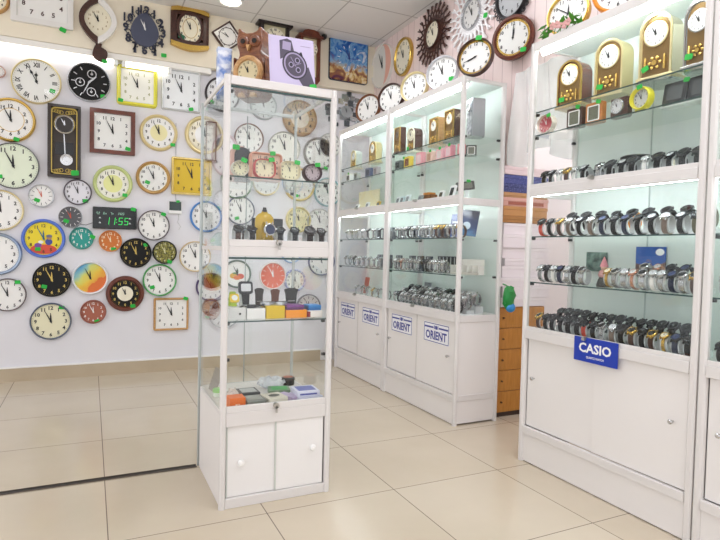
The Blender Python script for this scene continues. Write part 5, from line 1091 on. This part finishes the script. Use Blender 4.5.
_, h5, xe = carton(308, 322.5, 310.5, mat('#f1ece6', .45), 'white carton with dark red end under the blue box', tape=lambda p, w, h: MB().box(-w-.001, -w+.012, -.001, .091, .002, h-.004).build('red_end', mat('#8a2430', .45), p))
def small_box(xc, w, h, z, m, m2, label, y=YC+.005, d=.07):
    p = thing('small_box', label, 'box', (xc, y, z), 0); MB().box(-w, w, 0, d, 0, h*.6).build('box_body', m2, p, .002); MB().box(-w*1.03, w*1.03, -.001, d+.001, h*.5, h).build('lid', m, p, .003)
small_box(xd-.004, .04, .022, Z3+h4, mat('#7a3a86', .4), mat('#5d2a68', .4), 'low purple box lying on the orange carton')
small_box(xe, .03, .024, Z3+h5, mat('#2f86cc', .4), mat('#2470b2', .4), 'low blue box lying on the white carton with red end')
def blackwatch_lying(x, z, label, strap, dial):
    p = thing('wristwatch', label, 'watch', (x, YC+.03, z), 0, 'watches lying on the cartons')
    MB(RX(.0)).lathe([(.02, .002), (.022, .006), (.02, .014), (.017, .014)], 20).build('case', mat('#202124', .35), p); MB().cyl(.0165, .012, .0146, 20).build('dial', dial, p)
    b = MB(); pr = [(-.055, .004), (-.04, .012), (-.02, .008), (.02, .008), (.045, .014), (.06, .004)]
    for a, c in zip(pr[:-1], pr[1:]): b.add([(a[0], -.011, a[1]-.004), (c[0], -.011, c[1]-.004), (c[0], .011, c[1]-.004), (a[0], .011, a[1]-.004), (a[0], -.011, a[1]), (c[0], -.011, c[1]), (c[0], .011, c[1]), (a[0], .011, a[1])], [(0, 1, 2, 3), (7, 6, 5, 4), (0, 4, 5, 1), (1, 5, 6, 2), (2, 6, 7, 3), (3, 7, 4, 0)])
    b.build('strap', strap, p)
blackwatch_lying(xb-.012, Z3+h2, 'black rubber watch lying across the white carton', BLK, mat('#2c2e30', .3))
p = thing('sports_watch', "black and white digital sports watch upright behind the white carton", 'watch', (tx(245, 300, 2.46), 2.46, Z3), 0)
MB().box(-.02, .02, -.0, .03, 0, .108).build('stand', CLEAR, p); MB(T(0, -.004, .13)@RX(-.2)@FRONT).prism(rrect(.032, .028, .012)(0), -.006, .01).build('case', mat('#25272b', .35), p, .003); MB(T(0, -.004, .13)@RX(-.2)@FRONT).prism(rrect(.022, .017, .006)(0), .01, .0115).build('display', mat('#e9ecef', .3), p)
MB(T(0, -.004, .13)@RX(-.2)@FRONT).prism([(-.018, -.025), (.018, -.025), (.014, -.075), (-.014, -.075)], -.006, .0).build('strap', BLK, p)
p = thing('toy_watch', "child's yellow and lime watch standing by the tower post", 'watch', (tx(232.5, 303, 2.46), 2.46, Z3), 0)
strap_mesh(.03, .052, .058, .022, .004, False).build('strap', mat('#b7d23a', .4), p); MB(T(0, -.03, .085) @ RX(-.5) @ FRONT).prism(rrect(.02, .02, .008)(0), 0, .01).build('case', mat('#e9c832', .35), p, .002); MB(T(0, -.03, .085) @ RX(-.5) @ FRONT).cyl(.013, .01, .0112, 16).build('dial', WHITEP, p)
for px, top, m, lab in ((259, 288, '#3b332e', 'dark brown upright watch strap with flared top'), (275, 289, '#6a3c28', 'reddish brown upright watch strap in the middle of the tower'), (291, 288, '#2f2f2d', 'wide charcoal upright watch strap over the orange carton')):
    Yq = 2.50; x = tx(px, 305, Yq); zt = onY(px, top, Yq).z; p = thing('watch_strap', lab, 'watch strap', (x, Yq, Z3), 0, 'upright straps behind the cartons'); H_ = zt-Z3; wd = .022 if 'wide' not in lab else .034
    MB(FRONT).prism([(-wd*.7, H_*.3), (wd*.7, H_*.3), (wd*.8, H_*.75), (wd, H_*.95), (wd*.4, H_), (-wd*.4, H_), (-wd, H_*.95), (-wd*.8, H_*.75)], -.006, .004).build('strap', mat(m, .5), p, .002); MB().box(-.016, .016, -.006, .03, 0, H_*.34).build('holder', CLEAR, p); MB(FRONT).box(-wd*.5, wd*.5, H_*.5, H_*.53, .004, .007).build('buckle', STEEL, p)
for i, (px, lab) in enumerate(((268, 'open steel bracelet lying behind the yellow carton'), (281, 'steel bracelet coiled at the end of the yellow carton'))):
    p = thing('bracelet', lab, 'bracelet', (tx(px, 302, 2.41), 2.41, Z3+h3+.0005), .4*i, 'steel bracelets on the yellow carton'); b = MB()
    for k in range(16):
        a = 2*PI*k/18; b.box(-.005, .005, -.0035, .0035, 0, .014, 0, T(.03*math.cos(a), .022*math.sin(a), 0) @ RZ(a+PI/2))
    b.build('links', BRACE, p)
# bottom compartment
def flat(px, py, w, d, h, m, label, Y, rz=0.0, z=Z4, name='flat_box', top=None):
    p = thing(name, label, 'box', (tx(px, py, Y), Y, z), rz); MB().box(-w, w, -d, d, 0, h).build('box_body', m, p, .002)
    if top: MB().box(-w*.75, w*.75, -d*.7, d*.7, h, h+.0012).build('print', top, p)
    return p
ZB = Z4
o_ = flat(236, 398, .034, .035, .05, mat('#e8701c', .4), 'orange box at the tower post in the bottom compartment', 2.385); MB(FRONT).text('PO', .012, T(0, .02, .0355)).build('print', mat('#f6d8bc', .5), o_)
flat(254, 398, .042, .05, .032, mat('#7c7f78', .35), 'grey-green flat box beside the orange one', 2.40, top=mat('#969a92', .3))
flat(248, 388, .045, .05, .036, mat('#45474a', .4), 'dark grey flat box behind the orange one', 2.52, top=mat('#b9bbb8', .35))
c_ = flat(274, 396, .045, .05, .034, mat('#d7d2c2', .4), 'cream flat box with dark oval emblem', 2.40, .15)
MB(T(0, 0, .0342)).prism(rnd(.026, .02, 20)(0), 0, .0008).build('oval_emblem', mat('#4b5148', .4), c_)
flat(288, 397, .025, .05, .03, mat('#b9a8c8', .4), 'thin lilac leaflet between the cream and the blue-white boxes', 2.41, .5, name='leaflet')
flat(279, 388, .05, .045, .028, mat('#6f8a6c', .4), 'green-topped flat box in the middle of the bottom compartment', 2.54, -.2, top=mat('#2f9a4a', .4))
b1 = flat(306, 398, .058, .06, .026, mat('#cfd0e2', .4), 'lower blue-and-white box of the pair by the corner post', 2.405, .06); MB(FRONT).box(-.045, .045, .008, .016, .0602, .061).build('print', mat('#4b539c', .4), b1)
b2 = flat(305, 390, .054, .055, .024, mat('#d9daea', .4), 'upper blue-and-white box of the pair by the corner post', 2.41, -.05, z=Z4+.0265, top=mat('#6870b4', .4)); MB(FRONT).box(-.04, .04, .007, .014, .0552, .056).build('print', mat('#4b539c', .4), b2)
p = thing('round_tin', 'small black round tin with orange lid at the rear of the bottom compartment', 'tin', (tx(288, 382, 2.70), 2.70, Z4), 0); MB().lathe([(.03, 0), (.032, .004), (.032, .026)], 24).build('tin_body', BLK, p); MB().lathe([(.034, .026), (.034, .036), (.028, .04)], 24).build('lid_rim', mat('#2b2422', .35), p); MB().cyl(.026, .039, .041, 22).build('lid_top', mat('#a5583a', .45), p)
def crumple(px, py, Y, rx, ry, rz_, m, label, seed):
    rr = random.Random(seed); b = MB(); b.sphere((0, 0, rz_), rx, ry, rz_, 16, 10)
    for v in b.v:
        k = rr.uniform(.72, 1.12); v.x *= k; v.y *= k; v.z = max(0.0005, v.z*rr.uniform(.7, 1.15))
    p = thing('plastic_bag', label, 'bag', (tx(px, py, Y), Y, Z4), 0); b.build('bag', m, p, smooth=10, recalc=True)
crumple(271, 380, 2.66, .07, .05, .03, clear_mat('bag_plastic', (.9, .92, .95, 1), .5), 'large crumpled clear bag at the rear of the bottom compartment', 3)
crumple(233, 390, 2.50, .03, .04, .028, clear_mat('bag_plastic_orange', (.95, .86, .8, 1), .6), 'small crumpled clear bag behind the orange box', 5)
p = thing('cream_jar', 'round green-lidded pot by the tower side glass', 'jar', (tx(218, 388, 2.60), 2.60, Z4), 0); MB().lathe([(.02, 0), (.022, .004), (.022, .022)], 18).build('pot', mat('#dfeadc', .4), p); MB().lathe([(.024, .02), (.024, .034), (.02, .037)], 18).build('lid', mat('#7fd06a', .4), p)
p = thing('metal_plate', 'grey metal plate leaning on the tower side glass', 'plate', (.53, 2.70, Z4), PI/2+.1); MB(RX(.32) @ FRONT @ T(0, .055, 0)).prism(rrect(.055, .055, .004)(0), -.003, 0).build('plate', mat('#8e8a84', .4, .5), p)
# ---------------------------------------------------------------- on the tower roof (glass at 1.778)
ZR = 1.7785
# owl clock, carved in wood
YO = 2.54; ow = thing('owl_clock', 'carved wooden owl clock standing on the glass tower', 'clock', (tx(249, 60, YO), YO, ZR), -.7)
OH = onY(247, 26, YO).z-ZR
WOODO = noisy('owl_walnut', '#6a3a22', '#8a5634', 20, .35, stretch=(1, 1, 4), coat=.3); LWOOD = noisy('owl_light_wood', '#b98a56', '#cfa570', 20, .4, stretch=(1, 1, 4))
half = [(.045, 0), (.062, .02), (.074, .08), (.078, .2), (.072, .4), (.062, .52), (.05, .6), (.052, .66), (.062, .74), (.064, .84), (.058, .9), (.06, .97), (.05, 1.0), (.034, .935), (.015, .915)]
pts = [(x, y*OH) for x, y in half]; pts = pts+[(-x, y) for x, y in pts[::-1]]
MB(FRONT).prism(pts, -.1, 0).build('body', WOODO, ow, .012)
MB(FRONT @ T(0, OH*.36, 0)).lathe([(.072, 0), (.072, .014), (.064, .022), (.052, .017), (.05, .008)], 34, cap=False).build('dial_ring', LWOOD, ow)
MB(FRONT @ T(0, OH*.36, 0)).cyl(.052, 0, .009, 34).build('dial', mat('#d8c9a0', .35), ow)
dial_marks(.05, .05, 'arabic', FRONT @ T(0, OH*.36, 0), .0096, .8, .2).build('numeral_print', DARKHAND, ow)
hand(ow, 'hour_hand', 357, .022, .0022, .0105, FRONT @ T(0, OH*.36, 0), DARKHAND); hand(ow, 'minute_hand', 332, .034, .0018, .012, FRONT @ T(0, OH*.36, 0), DARKHAND)
for sx in (-1, 1):
    e = MB(FRONT @ T(sx*.028, OH*.79, 0)).lathe([(.027, 0), (.027, .006), (.022, .011), (.016, .007), (.011, .007)], 24).build('eye', WOODO, ow)
    MB(FRONT @ T(sx*.028, OH*.79, 0)).cyl(.011, .006, .01, 18).build('pupil', mat('#1d1410', .2), e)
    MB().prism([(sx*.078, -.0), (sx*.09, .03), (sx*.085, .07), (sx*.06, .075)], .12*OH, .6*OH).build('wing', WOODO, ow, .008)
    MB(FRONT).prism([(sx*.012, .0), (sx*.045, .0), (sx*.04, .018), (sx*.018, .02)], 0, .022).build('foot', LWOOD, ow, .003)
MB(FRONT).prism([(-.01, OH*.73), (.01, OH*.73), (0, OH*.64)], 0, .02).build('beak', LWOOD, ow, .002)
# lilac poster with a chronograph printed on it
YP = 2.375; P0, P1 = onY(271, 77, YP), onY(316, 86, YP); P2 = onY(268, 32, YP); P3 = onY(311, 41, YP)
pw, ph = (P1.x-P0.x)/2, (P2.z+P3.z)/2-ZR; p = thing('watch_poster', 'lilac advertising board showing a large grey chronograph, on the glass tower', 'poster', ((P0.x+P1.x)/2, YP, ZR+.0065), 0)
MP = RX(-.09) @ FRONT @ T(-.005, ph/2, 0) @ RZ(.03)
MB(MP).prism(rrect(pw, ph/2, .001)(0), -.004, 0).build('board', mat('#c4b9d8', .4), p)
PRN = mat('#4a4254', .5); PRL = mat('#9c90b0', .45); PRD = mat('#2a2434', .5); s = ph
b = MB(MP); cx, cy = .012, -.0
b.prism([(-.055, s*.42), (-.02, s*.47), (.0, s*.44), (.012, s*.22), (-.055, s*.08)], 0, .0006, 0)
b.prism([(.02, -s*.2), (.075, s*.0), (pw*.97, -s*.3), (pw*.97, -s*.42), (.055, -s*.42)], 0, .0006, 0)
b.prism(rnd(.057, .064, 34)(0), .0004, .001, 2, T(cx, cy, 0) @ RZ(.35)); b.prism(rnd(.05, .057, 34)(0), .001, .0014, 1, T(cx, cy, 0) @ RZ(.35)); b.prism(rnd(.043, .05, 34)(0), .0014, .0018, 0, T(cx, cy, 0) @ RZ(.35))
for dx, dy in ((-.018, .0), (.012, .022), (.014, -.02)): b.prism(rnd(.012, .013, 18)(0), .0018, .0022, 1, T(cx+dx, cy+dy, 0)); b.prism(rnd(.008, .009, 18)(0), .0022, .0025, 2, T(cx+dx, cy+dy, 0))
b.box(-.001, .001, -.01, .04, .0026, .003, 1, T(cx, cy, 0) @ RZ(.5)); b.box(-.001, .001, -.01, .03, .0026, .003, 1, T(cx, cy, 0) @ RZ(-1.2)); b.box(.04, .05, .03, .05, .0004, .001, 2, T(cx, cy, 0) @ RZ(.3))
b.box(-.05, -.012, s*.25, s*.4, .0006, .001, 1, RZ(-.1))
b.build('printed_chronograph', [PRN, PRL, PRD], p); MB(MP).box(pw*.4, pw*.85, s*.36, s*.372, 0, .0006).build('print_line', PRL, p)
MB().box(-.03, .03, .0, .07, 0, .004).build('foot', mat('#b6a8cc', .5), p)
sticker(p, pw*.9, -ph*.36, .002, MP, .016); 
# blue and white packet beside the owl
YK = 2.66; p = thing('gift_packet', 'blue and white patterned packet standing behind the owl', 'packet', (tx(224, 68, YK), YK, ZR), 0)
ht = onY(224, 49, YK).z-ZR; MB().box(-.032, .032, -.02, .02, 0, ht).build('packet', noisy('blue_white_print', '#5f86cf', '#e9eef8', 22, .4, lo=.4, hi=.6), p, .004); MB().box(-.033, .033, -.021, .021, ht-.012, ht).build('folded_top', mat('#cdd8ee', .4), p)
# green plastic sprig at the foot of the owl
p = thing('price_tag', 'green price tag lying on the tower roof between owl and poster', 'tag', (tx(270, 79, 2.39), 2.385, ZR+.0), 0); MB(RX(-.3) @ FRONT).prism(rrect(.016, .022, .006)(0), -.0015, 0, 0, T(0, .024, 0)).build('tag_card', STICK, p); MB().box(-.01, .01, -.004, .01, 0, .004).build('clip', STICK, p)
